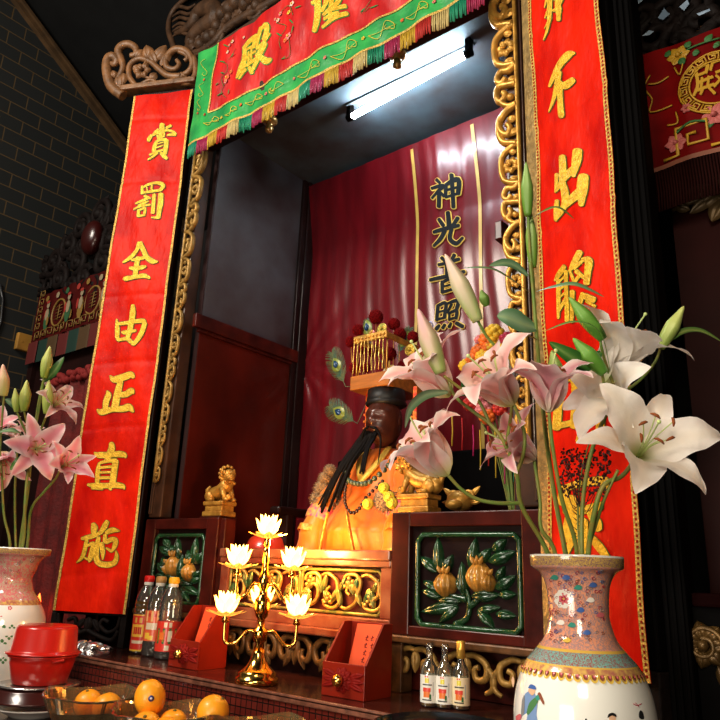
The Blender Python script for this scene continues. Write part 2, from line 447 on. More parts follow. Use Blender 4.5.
cloth_m = mat('dark_red_vinyl', (.17,.006,.012), .5, var=.4, vscale=3, coat=.75, coatr=.22, spec=.1, bump=.22, bscale=11, stretch=(3.5,1,.6))
obj('cloth', b, cloth_m, t)
b = B(FACE(YB-.012))
for px in (418, 479):
    u0 = at(px, 175, Y=YB-.02).x
    b.grid(lambda i, j: (u0-.009+.018*i, 1.5+2.0*j, cw(u0, 1.5+2.0*j)+.004), 2, 80)
obj('gold_line', b, mat('gold_braid_line', (.55,.36,.08), .4, var=.3, coat=.5), t)

# ------------------------------------------------------------------ brush written characters
def strokes(fr, crop, k, S, wave, m=0, off=.004, grow=0.0, b=None):
    """brush strokes traced as centre lines with half widths, laid on a cloth surface"""
    b = b or B(fr); b.m = m; b.smooth = False
    for st in S:
        p = smooth(st, 5)
        pts = [(crop[0]+q[0]*k, crop[1]+q[1]*k, max(.25, q[2]*k)+grow) for q in p]
        Lf, Rt = [], []
        n = len(pts)
        for i in range(n):
            a = pts[max(0, i-1)]; c = pts[min(n-1, i+1)]
            dx, dy = c[0]-a[0], c[1]-a[1]; l = sqrt(dx*dx+dy*dy)+1e-9; dx /= l; dy /= l
            x, y, r = pts[i]
            Lf.append((x+dy*r, y-dx*r)); Rt.append((x-dy*r, y+dx*r))
        def cap(i, sg):
            a = pts[max(0, i-1)]; c = pts[min(n-1, i+1)]
            dx, dy = c[0]-a[0], c[1]-a[1]; l = sqrt(dx*dx+dy*dy)+1e-9; dx /= l; dy /= l
            x, y, r = pts[i]
            return [(x+(dy*cos(q)+sg*dx*sin(q)*.7)*r, y+(-dx*cos(q)+sg*dy*sin(q)*.7)*r) for q in [pi*j/6 for j in range(7)]]
        def vt(x, y):
            u, v = loc2(fr, x, y); return b.vert((u, v, wave(u, v)+off))
        iL = [vt(*q) for q in Lf]; iR = [vt(*q) for q in Rt]
        for i in range(n-1): b.face((iL[i], iR[i], iR[i+1], iL[i+1]))
        b.face([vt(*q) for q in cap(0, -1)]); b.face([vt(*q) for q in cap(n-1, 1)])
    return b
def glyph(fr, crop, k, S, wave, parent, m1, m2, line=.55, o1=.0025, o2=.0045):
    b = strokes(fr, crop, k, S, wave, 0, o1, line)
    strokes(fr, crop, k, S, wave, 1, o2, 0, b)
    return obj('character', b, [m2, m1], parent)
ink = mat('black_ink', (.006,.008,.010), .6, spec=.2); inkgold = mat('ink_gold_edge', (.62,.40,.06), .5)
G = {}
G['shen'] = [[(82,92,7),(93,103,6)],[(60,124,6),(106,112,7),(84,134,6),(58,160,5)],[(88,134,8),(82,192,8)],[(94,140,6),(104,152,6)],[(115,110,7),(110,150,7)],[(115,108,7),(165,88,10),(160,140,9)],[(110,130,5),(165,115,5)],[(110,155,5),(160,140,5)],[(140,72,9),(138,192,8)]]
G['guang'] = [[(115,213,9),(121,272,11)],[(80,240,7),(97,265,8)],[(155,235,9),(135,265,7)],[(60,292,7),(110,276,9),(160,265,7)],[(103,285,9),(85,320,8),(60,347,6)],[(130,280,8),(124,318,9),(150,337,9),(176,315,6)]]
G['pu'] = [[(90,393,7),(106,410,6)],[(142,383,8),(130,405,6)],[(78,422,6),(162,400,7)],[(108,412,6),(110,470,6)],[(130,405,6),(130,465,6)],[(45,482,7),(110,467,8),(182,450,7)],[(92,488,7),(92,532,7)],[(92,490,6),(142,475,7),(139,522,7)],[(92,508,4),(138,499,4)],[(92,530,6),(138,518,6)]]
G['zhao'] = [[(75,583,7),(70,642,7)],[(75,585,6),(106,574,7),(100,632,7)],[(72,612,4),(102,602,4)],[(70,640,5),(100,632,5)],[(112,576,5),(156,565,8),(150,600,7)],[(130,580,6),(112,612,5)],[(120,615,5),(120,642,5)],[(120,615,5),(150,605,7),(148,637,6)],[(120,640,5),(148,632,5)],[(68,677,8),(80,663,6)],[(94,674,7),(102,660,6)],[(119,669,7),(127,655,6)],[(150,655,8),(174,668,8)]]
for kx in ('shen', 'guang', 'pu', 'zhao'):
    glyph(FACE(YB-.012), (420,160), .25, G[kx], cw, t, ink, inkgold, 1.0, .007, .010)

# ------------------------------------------------------------------ tube light
t = thing('tube_light', 'glowing white fluorescent tube under the dark niche ceiling', 'light', (.2, 2.2, ZC))
pa = at(353, 116, Z=3.50); pb = at(465, 55, Z=3.50)
ax = (pb-pa).normalized()
b = B(); b.tube([pa, pb], .015, 14); obj('tube', b, mat('tube_glow', (1,1,1), .4, emit=(.80,.93,1.0), es=110), t)
for p, s in ((pa, -1), (pb, 1)):
    b = B(); b.tube([p+ax*(s*.001), p+ax*(s*.035)], .018, 10); b.box(p.x+s*.02-.012, p.x+s*.02+.012, p.y-.015, p.y+.015, p.z-.012, ZC-.0005)
    obj('end_socket', b, blackw, t)
b = B(); b.box(pa.x-.03, pb.x+.03, (pa.y+pb.y)/2-.004, (pa.y+pb.y)/2+.016, ZC-.012, ZC-.0003, .003); obj('batten', b, mat('dark_batten', (.05,.055,.06), .6), t)  # slim batten coloured dark against the ceiling
# ------------------------------------------------------------------ wing panels and couplet banners
BL = .373                                   # banner width
ZB0, ZB1 = 1.137, 3.795
CRL = [loc2(WINGL, x, y)[1] for x, y in ((165,120),(150,183),(140,298),(125,365),(115,430),(110,575))]
def mkwave(sgn, creases, seed):
    def w(u, v):
        q = .0035*sin(v*7.1+seed+3*u)+.0025*sin(u*22+v*3.3+seed*2)+.0016*sin(v*19+u*30+seed)
        for c in creases:
            q -= .0028*math.exp(-((v-c-.02*sin(u*6+c))/.012)**2)
        return q
    return w
waveL = mkwave(-1, CRL, 1.0)
waveR = mkwave(1, [1.62, 1.95, 2.35, 2.72, 3.1, 3.5], 4.0)
WSP = {}
for nm, fr, wave, s in (('left', WINGL, waveL, -1), ('right', WINGR, waveR, 1)):
    lab = 'dark wooden wing panel behind the %s red couplet banner' % nm
    t = thing('wing_panel', lab, 'panel', fr @ V((s*.19, 1.0, -.03)))
    b = B(fr); u0, u1 = (-.372, -.006) if s < 0 else (.006, .372)
    b.box(u0, u1, 1.16, 3.83, -.064, -.018, .006); obj('board', b, lacq_d if s < 0 else blackw, t)
    # carved apron with openings and two feet below the board
    b = B(fr)
    b.box(u0, u1, 1.125, 1.16, -.064, -.016, .004)
    b.box(u0, u0+.03, 1.0, 1.13, -.064, -.014, .004); b.box(u1-.03, u1, 1.0, 1.13, -.064, -.014, .004)
    um = (u0+u1)/2
    for q in (-1, 1):
        b.rib([(um+q*.15, 1.125), (um+q*.14, 1.08), (um+q*.10, 1.06), (um+q*.06, 1.085), (um+q*.07, 1.11), (um+q*.10, 1.10)], .009, 1.2, w=-.02)
        b.rib([(um+q*.15, 1.07), (um+q*.12, 1.03), (um+q*.05, 1.045), (um, 1.065)], .010, 1.2, w=-.02)
        b.leaf((um+q*.02, 1.11), (um+q*.06, 1.06), .03, .012, -.02)
    b.leaf((um, 1.12), (um, 1.05), .045, .014, -.02)
    obj('carved_apron', b, carvek, t)
    if s > 0:
        b = B(fr); b.box(.002, .052, 1.165, 3.83, -.0178, -.006, .003); obj('gold_sheen_border', b, mat('gold_sheen_lacquer', (.46,.31,.12), .40, metal=.3, var=.5, vscale=34, bump=.4, bscale=100), t)  # gold tone paints the tube's reflection on the dark lacquer edge
    # banner
    lab = 'tall red satin banner with gold characters, %s' % ('left of the niche under the pale crest' if s < 0 else 'behind the white lilies')
    t = thing('couplet_banner', lab, 'banner', fr @ V((s*.2, ZB0, .01)), None)
    a, c = (-.357, -.007) if s < 0 else (.053, .366)
    b = B(fr)
    b.grid(lambda i, j: (a+(c-a)*i, ZB0+(ZB1-ZB0)*j, wave(a+(c-a)*i, ZB0+(ZB1-ZB0)*j)), 24, 260)
    obj('satin', b, satin, t)
    for e in (a, c):
        wd = .012 if s < 0 else .017
        d = 1 if e == a else -1
        b = B(fr); b.grid(lambda i, j: (e+d*wd*(i if d > 0 else 1-i), ZB0+(ZB1-ZB0)*j, wave(e, ZB0+(ZB1-ZB0)*j)+.002), 1, 200)
        n_ = 150
        if s > 0:
            b.m = 1; zz = ZB0+.01
            while zz < ZB1-.01:
                b.box(e+d*wd*.3, e+d*wd*.62, zz, zz+.006, wave(e, zz)+.0018, wave(e, zz)+.0034); zz += .0125
        obj('edge_trim', b, [goldtrim, satin_d], t)
    WSP[nm] = t
k50 = 50/720
LG = {
 'shang': ((140,115), [[(325,150,35),(322,230,35),(300,300,25)],[(450,160,18),(390,195,18)],[(270,215,14),(215,260,14)],[(170,300,20),(140,350,26),(128,378,20)],[(200,290,18),(290,250,20),(400,230,14),(470,245,18),(515,285,22)],[(515,290,20),(430,292,14),(400,300,8)],[(255,300,15),(268,345,15)],[(265,340,14),(350,312,14)],[(280,280,9),(350,260,12),(348,310,12)],[(240,390,22),(215,450,26),(200,530,24)],[(245,380,16),(310,362,18),(380,360,20)],[(385,375,32),(372,480,32),(358,550,28)],[(240,425,7),(340,395,7)],[(235,475,8),(330,440,9)],[(210,535,14),(350,500,13)],[(250,545,15),(180,610,15),(120,650,8)],[(300,545,20),(345,590,27),(385,625,18)],[(200,550,13),(145,580,12)]]),
 'fa': ((128,175), [[(205,165,16),(208,265,24)],[(205,190,12),(300,140,16),(400,115,20),(480,125,28),(510,160,26)],[(510,160,26),(465,220,22)],[(275,178,8),(280,235,8)],[(345,155,13),(345,225,13)],[(200,262,15),(300,245,17),(460,222,18)],[(245,305,20),(325,340,12)],[(118,415,12),(220,370,20),(290,340,14)],[(155,445,12),(230,410,16),(295,382,9)],[(95,500,12),(200,452,16),(322,432,13)],[(160,510,18),(158,600,22)],[(180,510,14),(250,482,16),(245,560,18)],[(160,602,16),(252,585,13)],[(380,285,24),(366,450,26),(360,545,26)],[(475,280,36),(470,400,38),(452,500,35),(440,615,26)],[(440,615,20),(345,617,10)]]),
 'quan': ((115,238), [[(365,90,36),(320,190,25),(230,290,27),(128,358,14)],[(372,90,36),(420,180,34),(470,285,34),(550,345,36),(625,352,10)],[(250,325,16),(330,312,22),(425,295,24)],[(342,300,36),(312,440,34),(305,545,34)],[(225,440,18),(300,450,28),(400,432,28),(455,420,14)],[(135,585,18),(160,592,32),(230,582,30),(330,567,26),(430,552,32),(505,585,18)]]),
 'you': ((106,300), [[(390,85,26),(390,180,44),(370,300,40),(340,440,38),(310,540,30)],[(152,280,12),(163,400,30),(163,540,28),(185,592,12)],[(190,340,22),(320,325,26),(430,310,28),(540,305,30),(560,330,28)],[(565,340,34),(532,440,36),(470,550,34),(395,640,24)],[(230,462,16),(280,465,30),(430,440,16)],[(178,578,20),(290,557,26),(350,592,28),(395,640,20)]]),
 'zheng': ((92,368), [[(262,115,10),(320,165,46),(450,135,50),(560,100,46),(605,135,24)],[(410,200,40),(375,350,48),(338,570,48)],[(430,390,40),(500,375,44),(575,335,46),(608,372,10)],[(228,340,14),(245,395,40),(213,500,40),(208,600,38)],[(92,605,12),(150,640,44),(300,600,38),(450,590,46),(540,570,50),(600,632,18)]]),
 'zhi': ((82,440), [[(430,55,34),(435,120,46),(400,210,44),(368,290,40)],[(195,185,10),(250,220,42),(400,215,38),(540,205,44),(620,222,38),(638,250,18)],[(262,335,16),(240,450,30),(230,630,30)],[(280,330,20),(400,300,26),(490,300,34)],[(490,310,44),(465,450,44),(440,640,42)],[(270,402,17),(430,385,17)],[(268,470,16),(420,465,16)],[(262,548,20),(410,545,20)],[(92,645,16),(200,660,38),(350,660,36),(500,650,40),(590,672,34),(610,706,12)],[(150,695,18),(300,706,16)],[(390,680,22),(420,712,18)]]),
 'shi': ((75,520), [[(265,60,28),(280,110,46),(272,185,34)],[(105,268,18),(200,250,34),(300,220,28),(365,180,26)],[(362,190,26),(425,95,40),(462,28,32)],[(450,182,28),(540,145,38),(640,160,8)],[(175,290,24),(150,440,30),(108,545,26),(32,612,8)],[(190,370,16),(270,340,28),(255,440,34),(228,560,34),(215,605,10)],[(150,545,14),(215,575,18)],[(380,340,32),(400,460,30),(400,565,10)],[(340,255,26),(318,400,34),(315,550,38),(360,625,40),(470,645,40),(565,612,36),(595,520,28),(585,448,10)],[(430,215,24),(440,310,34),(520,280,32),(580,290,34),(570,370,34),(525,455,14)],[(448,405,12),(520,450,20)]]),
}
for nm, (cr, S) in LG.items(): glyph(WINGL, cr, k50, S, waveL, WSP['left'], goldthread, olive)
RG = {
 'de': ((540,0), 1/16, [[(190,-260,36),(180,100,40),(165,350,28),(140,520,20),(92,655,8)],[(130,20,18),(102,132,9)],[(140,200,17),(108,302,9)],[(140,370,16),(103,468,9)],[(310,-260,50),(310,100,48),(315,325,34)],[(330,60,38),(380,-10,22),(400,-160,20)],[(300,150,28),(232,182,20)],[(240,12,10),(205,-110,18)],[(150,-120,20),(380,-200,26)]]),
 'bu': ((540,45), 1/9, [[(312,75,12),(265,90,33),(200,170,30),(130,300,20),(93,374,12)],[(185,250,22),(160,370,24),(120,510,15),(83,604,5)],[(185,340,26),(186,480,26),(190,640,26)],[(185,370,26),(240,365,34),(302,318,27)]]),
 'chu': ((545,140), 1/8, [[(150,140,28),(155,240,31),(150,330,27),(172,430,33),(168,530,28),(100,650,8)],[(103,280,19),(90,420,8)],[(98,405,14),(180,295,28),(250,230,28)],[(265,90,36),(260,180,36),(243,292,16)],[(318,300,42),(312,400,44),(305,520,24)],[(105,490,18),(100,560,20),(95,645,10)],[(110,600,14),(190,510,30),(290,425,38)]]),
 'cong': ((550,245), 60/508, [[(140,190,22),(90,250,25),(48,302,9)],[(80,300,19),(78,450,19),(75,620,11)],[(155,230,19),(150,400,19),(150,640,20)],[(80,320,9),(160,255,11)],[(80,385,9),(160,330,11)],[(80,450,9),(160,390,11)],[(78,560,14),(150,440,15)],[(275,70,28),(230,160,27),(200,210,18)],[(300,130,18),(350,140,32),(345,230,29),(335,330,27)],[(190,220,14),(230,330,14)],[(230,205,15),(290,150,15)],[(250,230,20),(320,290,14)],[(280,260,16),(240,310,15)],[(300,420,20),(270,500,22)],[(320,440,27),(395,470,26)],[(330,480,14),(405,525,12)],[(205,400,24),(190,650,16)]]),
 'ming': ((552,372), .1, [[(60,120,40),(50,560,40)],[(60,120,34),(220,70,40),(210,540,40)],[(60,330,26),(215,290,26)],[(60,540,30),(215,500,30)],[(330,60,40),(320,420,40),(250,690,20)],[(330,60,34),(490,10,44),(480,640,44),(400,600,20)],[(330,230,26),(480,190,26)],[(330,410,26),(480,370,26)]]),
 'cha': ((560,470), 1/8, [[(40,150,40),(30,260,40)],[(40,150,26),(200,100,30),(370,90,34),(350,160,14)],[(100,230,40),(60,340,28)],[(130,250,28),(100,400,52),(60,560,30)],[(160,330,30),(330,290,36)],[(240,330,22),(300,420,44),(320,470,34)],[(180,420,56),(190,640,50)],[(70,520,24),(200,480,30)],[(250,530,26),(330,620,36),(395,700,26)],[(110,560,26),(60,700,18)]]),
}
for nm, (cr, k, S) in RG.items(): glyph(WINGR, cr, k, S, waveR, WSP['right'], goldthread, olive, .5)

# ------------------------------------------------------------------ valance across the top of the niche
YV = 1.80
FV = FACE(YV)
t = thing('valance', 'red and green embroidered satin valance with fringe across the top of the niche', 'banner', (0, YV, 3.30))
def vw(u, v): return .006*sin(u*9+v*4)+.004*sin(u*23-v*9)+.003*sin(u*41+v*25)
uL, uR = -.842, .846
zb = loc2(FV, 300, 90)[1]
zgb = sum(loc2(FV, x, y)[1] for x, y in ((195,142),(240,118),(350,60)))/3      # lower edge of the green border
zrb = sum(loc2(FV, x, y)[1] for x, y in ((212,113),(242,97),(372,20)))/3      # lower edge of the red field
zt = loc2(FV, 204, 52)[1]
uRL = loc2(FV, 214, 80)[0]
b = B(FV); b.grid(lambda i, j: (uRL+(uR-.09-uRL)*i, zrb+(zt-zrb)*j, vw(uRL+(uR-.09-uRL)*i, zrb+(zt-zrb)*j)), 160, 50); obj('red_field', b, mat('valance_red_satin', (.66,.018,.012), .36, var=.45, vscale=5, vcol=(.38,.006,.010), bump=.5, bscale=10, stretch=(2.4,1,.7), spec=.6), t)
def band(x0, x1, v0, v1, nm, mt_, nu=120, nv=12, o=0.0):
    b = B(FV); b.grid(lambda i, j: (x0+(x1-x0)*i, v0+(v1-v0)*j, vw(x0+(x1-x0)*i, v0+(v1-v0)*j)+o), nu, nv); return obj(nm, b, mt_, t)
band(uL, uR, zgb, zrb, 'green_border', green_s)
band(uL, uRL, zrb, zt, 'green_border', green_s, 10, 40)
band(uR-.09, uR, zrb, zt, 'green_border', green_s, 10, 40)
band(uL, uR, zgb-.006, zgb+.006, 'gold_piping', goldtrim, 120, 1, .003)
band(uRL, uR-.09, zrb-.005, zrb+.005, 'gold_piping', goldtrim, 120, 1, .003)
band(uRL-.005, uRL+.005, zrb, zt, 'gold_piping', goldtrim, 1, 40, .003)
fr_cols = {'magenta': (.42,.02,.10), 'yellow': (.62,.40,.03), 'red': (.55,.03,.02), 'cream': (.66,.52,.22), 'green': (.01,.30,.16)}
seq = ['magenta','yellow','red','cream','green']
nF = 22; x = uL
zf = sum(loc2(FV, a_, b_)[1] for a_, b_ in ((193,157),(300,101),(405,47)))/3
for k in range(nF):
    c = seq[(k-1) % 5]; wdt = (uR-uL)/nF
    b = B(FV); rnd = random.Random(k)
    for i in range(9):
        xs = x+wdt*(i+.5)/9; ze = zf+rnd.uniform(-.008, .008); sx = rnd.uniform(-.003, .003)
        b.tube([(xs, zgb-.002, vw(xs, zgb)), (xs+sx*.5, (zgb+ze)/2, vw(xs, zgb)+.002), (xs+sx, ze, vw(xs, zgb))], [wdt/18, wdt/17, wdt/22], 5, True, .7)
    obj('fringe', b, mat('fringe_'+c, fr_cols[c], .6, var=.35, vscale=90, bump=.4, bscale=120, stretch=(3,3,.3)), t)
    x += wdt
glyph(FV, (225,15), 60/617, [[(180,332,16),(250,270,25),(320,215,25)],[(312,222,21),(300,340,18)],[(200,352,13),(300,322,14)],[(190,340,21),(190,450,27),(160,560,25),(122,645,12)],[(240,380,13),(235,520,13)],[(275,350,13),(270,480,13)],[(200,442,11),(322,380,11)],[(190,532,15),(332,450,15)],[(210,560,17),(152,658,11)],[(250,540,19),(275,592,18)],[(370,138,23),(345,230,19),(335,332,11)],[(370,150,18),(440,113,25),(430,190,25),(400,260,20),(466,198,9)],[(335,352,14),(410,282,19),(370,380,25),(330,470,23),(280,565,14)],[(330,410,16),(390,450,30),(420,470,34),(462,450,16)]], vw, t, goldthread, mat('green_thread', (.06,.30,.05), .6), .7)
glyph(FV, (300,0), 1/8, [[(150,-90,23),(145,100,24),(124,255,17)],[(150,-20,18),(205,-70,22),(215,20,19),(180,92,14)],[(105,32,12),(140,20,13)],[(195,122,14),(300,30,20),(322,-60,20)],[(200,112,13),(362,50,17)],[(260,-50,19),(250,155,17)],[(200,157,13),(312,110,15)],[(186,222,12),(290,152,19),(374,108,17)],[(200,-40,17),(345,-85,17)]], vw, t, goldthread, MATS['green_thread'], .7)
# embroidered sprays and scrolls
def embro(fr, wave, parent, items, name='embroidery', off=.004):
    pal = {'p': mat('pink_thread', (.75,.22,.22), .6), 'w': mat('pale_thread', (.78,.55,.45), .6), 'o': mat('orange_thread', (.72,.13,.04), .6), 'y': mat('yellow_thread', (.72,.55,.06), .5), 'g': mat('leaf_thread', (.04,.22,.05), .6), 'r': mat('crimson_thread', (.45,.02,.03), .6), 'b': mat('blue_thread', (.08,.2,.35), .6)}
    keys = list(pal)
    b = B(fr)
    for it in items:
        b.m = keys.index(it[1])
        if it[0] == 'f':
            u, v = loc2(fr, it[2], it[3]); r = it[4]*.0032; n = it[5] if len(it) > 5 else 5
            b.rosette((u, v), r, n, .003, wave(u, v)+off, u*9)
            b.m = keys.index('y'); b.sphere((u, v, wave(u, v)+off+.003), r*.3, 8)
        elif it[0] == 'l':
            a = loc2(fr, it[2], it[3]); c = loc2(fr, it[4], it[5]); b.leaf(a, c, it[6]*.0032, .0025, wave(*a)+off)
        elif it[0] == 's':
            p = [loc2(fr, q[0], q[1]) for q in smooth(it[2], 4)]
            b.tube([(q[0], q[1], wave(*q)+off) for q in p], (it[3] if len(it) > 3 else .35)*.0032, 5, True, .5, up=(0,0,1))
    return obj(name, b, [pal[k] for k in keys], parent)
def c160(x, y): return (160+x/6, y/6)
it = []
for pts in ([(385,520),(375,470),(400,430),(405,390),(365,370)], [(400,470),(385,520),(375,560),(400,590)], [(450,290),(430,340),(415,360)], [(440,220),(420,270),(410,310)]):
    it.append(('s', 'g', [c160(*q) for q in pts], .4))
for x, y, r, c in ((400,465,6.5,'o'),(395,490,4,'p'),(425,430,4,'o'),(435,250,3.5,'w'),(412,318,3.2,'w'),(500,222,2.6,'w'),(420,275,3,'p')): it.append(('f', c, *c160(x, y), r))
for a in ((345,520,365,505),(410,570,418,535),(350,580,385,560),(360,370,395,375),(370,440,390,445),(385,270,415,285),(430,345,448,320)): it.append(('l','g',*c160(a[0],a[1]),*c160(a[2],a[3]),2.2))
embro(FV, vw, t, it, 'embroidered_spray'); it = []
def c240(x, y): return (240+x/3, y/3)
for pts in ([(125,150),(120,120),(140,80),(110,70)], [(150,110),(155,170),(125,180)], [(120,40),(150,20),(165,50)], [(360,40),(385,10),(400,-20)], [(390,20),(370,35)]): it.append(('s','g',[c240(*q) for q in pts],.45))
for x, y, r, c in ((148,112,6.5,'p'),(140,125,4.5,'o'),(115,62,3.8,'w'),(122,42,4,'p'),(150,40,4,'y'),(160,15,5,'w'),(108,60,3,'p'),(400,-15,5,'p')): it.append(('f',c,*c240(x,y),r))
for a in ((110,100,128,110),(165,80,160,105),(125,180,150,165),(170,30,190,22),(150,60,165,75),(358,34,375,20),(390,25,415,15)): it.append(('l','g',*c240(a[0],a[1]),*c240(a[2],a[3]),2.4))
embro(FV, vw, t, it, 'embroidered_spray'); it = []
# scrolls along the green border
for x, y, r, c in ((207,105+11,2.6,'r'),(204.5,80,2.6,'o'),(241,105,3,'o'),(265,93,3,'p'),(294,78.5,2.6,'p'),(327,59.5,3,'p'),(363.5,38.5,3.2,'y'),(401,19,3,'o'),(435,2.5,3,'p'),(199,114,2.4,'r'),(222,118,2.8,'y')): it.append(('f',c,x,y,r))
def curl(x0, y0, x1, y1, fl):
    dx, dy = x1-x0, y1-y0
    nx, ny = -dy*fl, dx*fl
    return [(x0+dx*t+nx*h, y0+dy*t+ny*h) for t, h in ((0,0),(.25,.22),(.5,.05),(.75,-.2),(.95,-.05),(.88,.12),(.76,.05))]
for q in ((245,103,262,95,1),(284,84,268,92,1),(298,77,322,63,1),(332,58,358,42,1),(368,36,395,23,1),(405,17,430,5,1),(226,116,238,108,1),(205,124,220,119,1)):
    it.append(('s','y',curl(*q),.5)); it.append(('s','y',[(q[0],q[1]),(q[0]*.6+q[2]*.4,q[1]*.6+q[3]*.4+1.6),(q[2],q[3])],.4)); it.append(('s','y',[(q[0]*.3+q[2]*.7+2.2*cos(k_*.9),q[1]*.3+q[3]*.7+2*sin(k_*.9)) for k_ in range(6)],.4))
for q in ((206.5,60,204.5,77,1),(204,83,201,98,1),(201.5,100,200,112,1)): it.append(('s','y',curl(*q),.42))
embro(FV, vw, t, it, 'embroidered_vine')
# beam that carries the valance
b = B(); b.box(-.86, .88, 1.812, 1.835, zgb+.1, zt+.030, .006); obj('hanging_board', b, carved, t)

# ------------------------------------------------------------------ carved crests
def k90(x, y): return loc2(WINGL, 90+x/4.5, y/4.5)
t = thing('carved_crest', 'pale brown openwork scroll crest sitting above the left couplet banner', 'carving', WINGL @ V((-.2, 3.82, 0)))
b = B(WINGL)
R = lambda pts, r, d=1.0, w=.0: b.rib([k90(*q) for q in pts], r, d, w=w)
R([(150,432),(95,385),(76,310),(84,262),(108,255),(122,275),(110,290),(96,284)], [.030,.032,.028,.022,.016], .8)
R([(160,400),(120,375),(150,300),(128,235),(146,205),(180,200),(208,220),(205,246),(182,250)], [.012,.018,.026,.024,.020,.016], .8)
R([(215,395),(178,345),(182,292),(222,265),(270,277),(312,312),(355,342),(412,345)], [.016,.018,.017,.018,.022], .9)
R([(405,348),(452,315),(462,272),(432,230),(382,224),(346,260),(345,300),(378,312),(402,292),(390,270)], [.016,.020,.022,.020,.016,.012], .9)
R([(400,232),(430,245),(440,262),(425,275)], .013)
R([(468,255),(478,330),(455,368),(415,372),(400,355),(420,345)], [.018,.022,.022,.016], .9)
R([(220,385),(278,360),(318,392)], .011)
R([(255,270),(240,310),(250,345),(280,355)], .009)
b.rosette(k90(238,322), .055, 6, .02, .004)
for l in ((265,262,255,205,26),(290,270,345,205,30),(300,285,270,225,24),(320,300,365,228,22),(135,395,130,335,24),(150,330,148,385,22),(115,350,102,320,16),(375,345,385,385,22),(300,330,268,365,20),(205,260,240,225,22),(430,330,410,350,20),(195,320,225,295,16)):
    b.leaf(k90(l[0],l[1]), k90(l[2],l[3]), l[4]*.0022*1.3, .02, .0)
obj('scrollwork', b, carvew, t)
b = B(WINGL); b.box(*sorted((k90(150,430)[0]-.012, .01)), 3.832, 3.866, -.045, .028, .008); obj('bottom_rail', b, carvew, t)

t = thing('carved_crest', 'dark dragon and cloud openwork crest above the embroidered valance', 'carving', (0, 1.95, zt+.03))
FD = FACE(1.95)
def k16(x, y): return loc2(FD, 160+x/6, y/6)
b = B(FD); R = lambda pts, r, d=1.0, w=.0: b.rib([k16(*q) for q in pts], r, d, w=w)
R([(95,330),(75,260),(52,180),(62,100),(100,40),(160,-10),(230,-50)], [.022,.02,.018,.016], .8)
R([(210,300),(185,250),(230,190),(300,140),(342,110),(330,60),(280,50),(230,80),(205,130),(150,180),(90,200)], [.02,.045,.055,.06,.06,.055,.05,.045,.03,.012], .8)
for y in (40, 75, 105, 140, 165, 195): R([(75,y+25),(120,y),(170,y+10),(215,y-15)], [.006,.012,.012,.008], .8)
for (cx, cy, r) in ((380,90,30),(430,60,34),(470,20,36),(520,30,30),(420,110,22),(350,160,26),(300,230,30),(250,270,26),(330,210,24),(590,40,26),(560,-10,36),(200,260,22),(460,-40,50),(640,-10,30)):
    c = k16(cx, cy); b.rib(spiral(c, r*.0042, 1.0+cx, 1.3, 12, .2), .014, .9); b.sphere((c[0], c[1], .0), r*.0016, 8)
R([(200,320),(260,300),(330,250),(380,190),(430,150),(520,95),(640,30),(760,-40)], [.02,.028,.03,.026], .8)
rn = random.Random(5)
for k in range(19):
    x = 700+k*75; y = -60-k*34+rn.uniform(-90, 20)
    c = k16(x, y); b.rib(spiral(c, .06+.03*rn.random(), rn.random()*6, 1.4, 14, .2), .017, .9)
obj('scrollwork', b, carved, t)
b = B(FD); b.box(-.86, .88, zt+.035, zt+.075, -.06, .03, .008); obj('bottom_rail', b, carved, t)
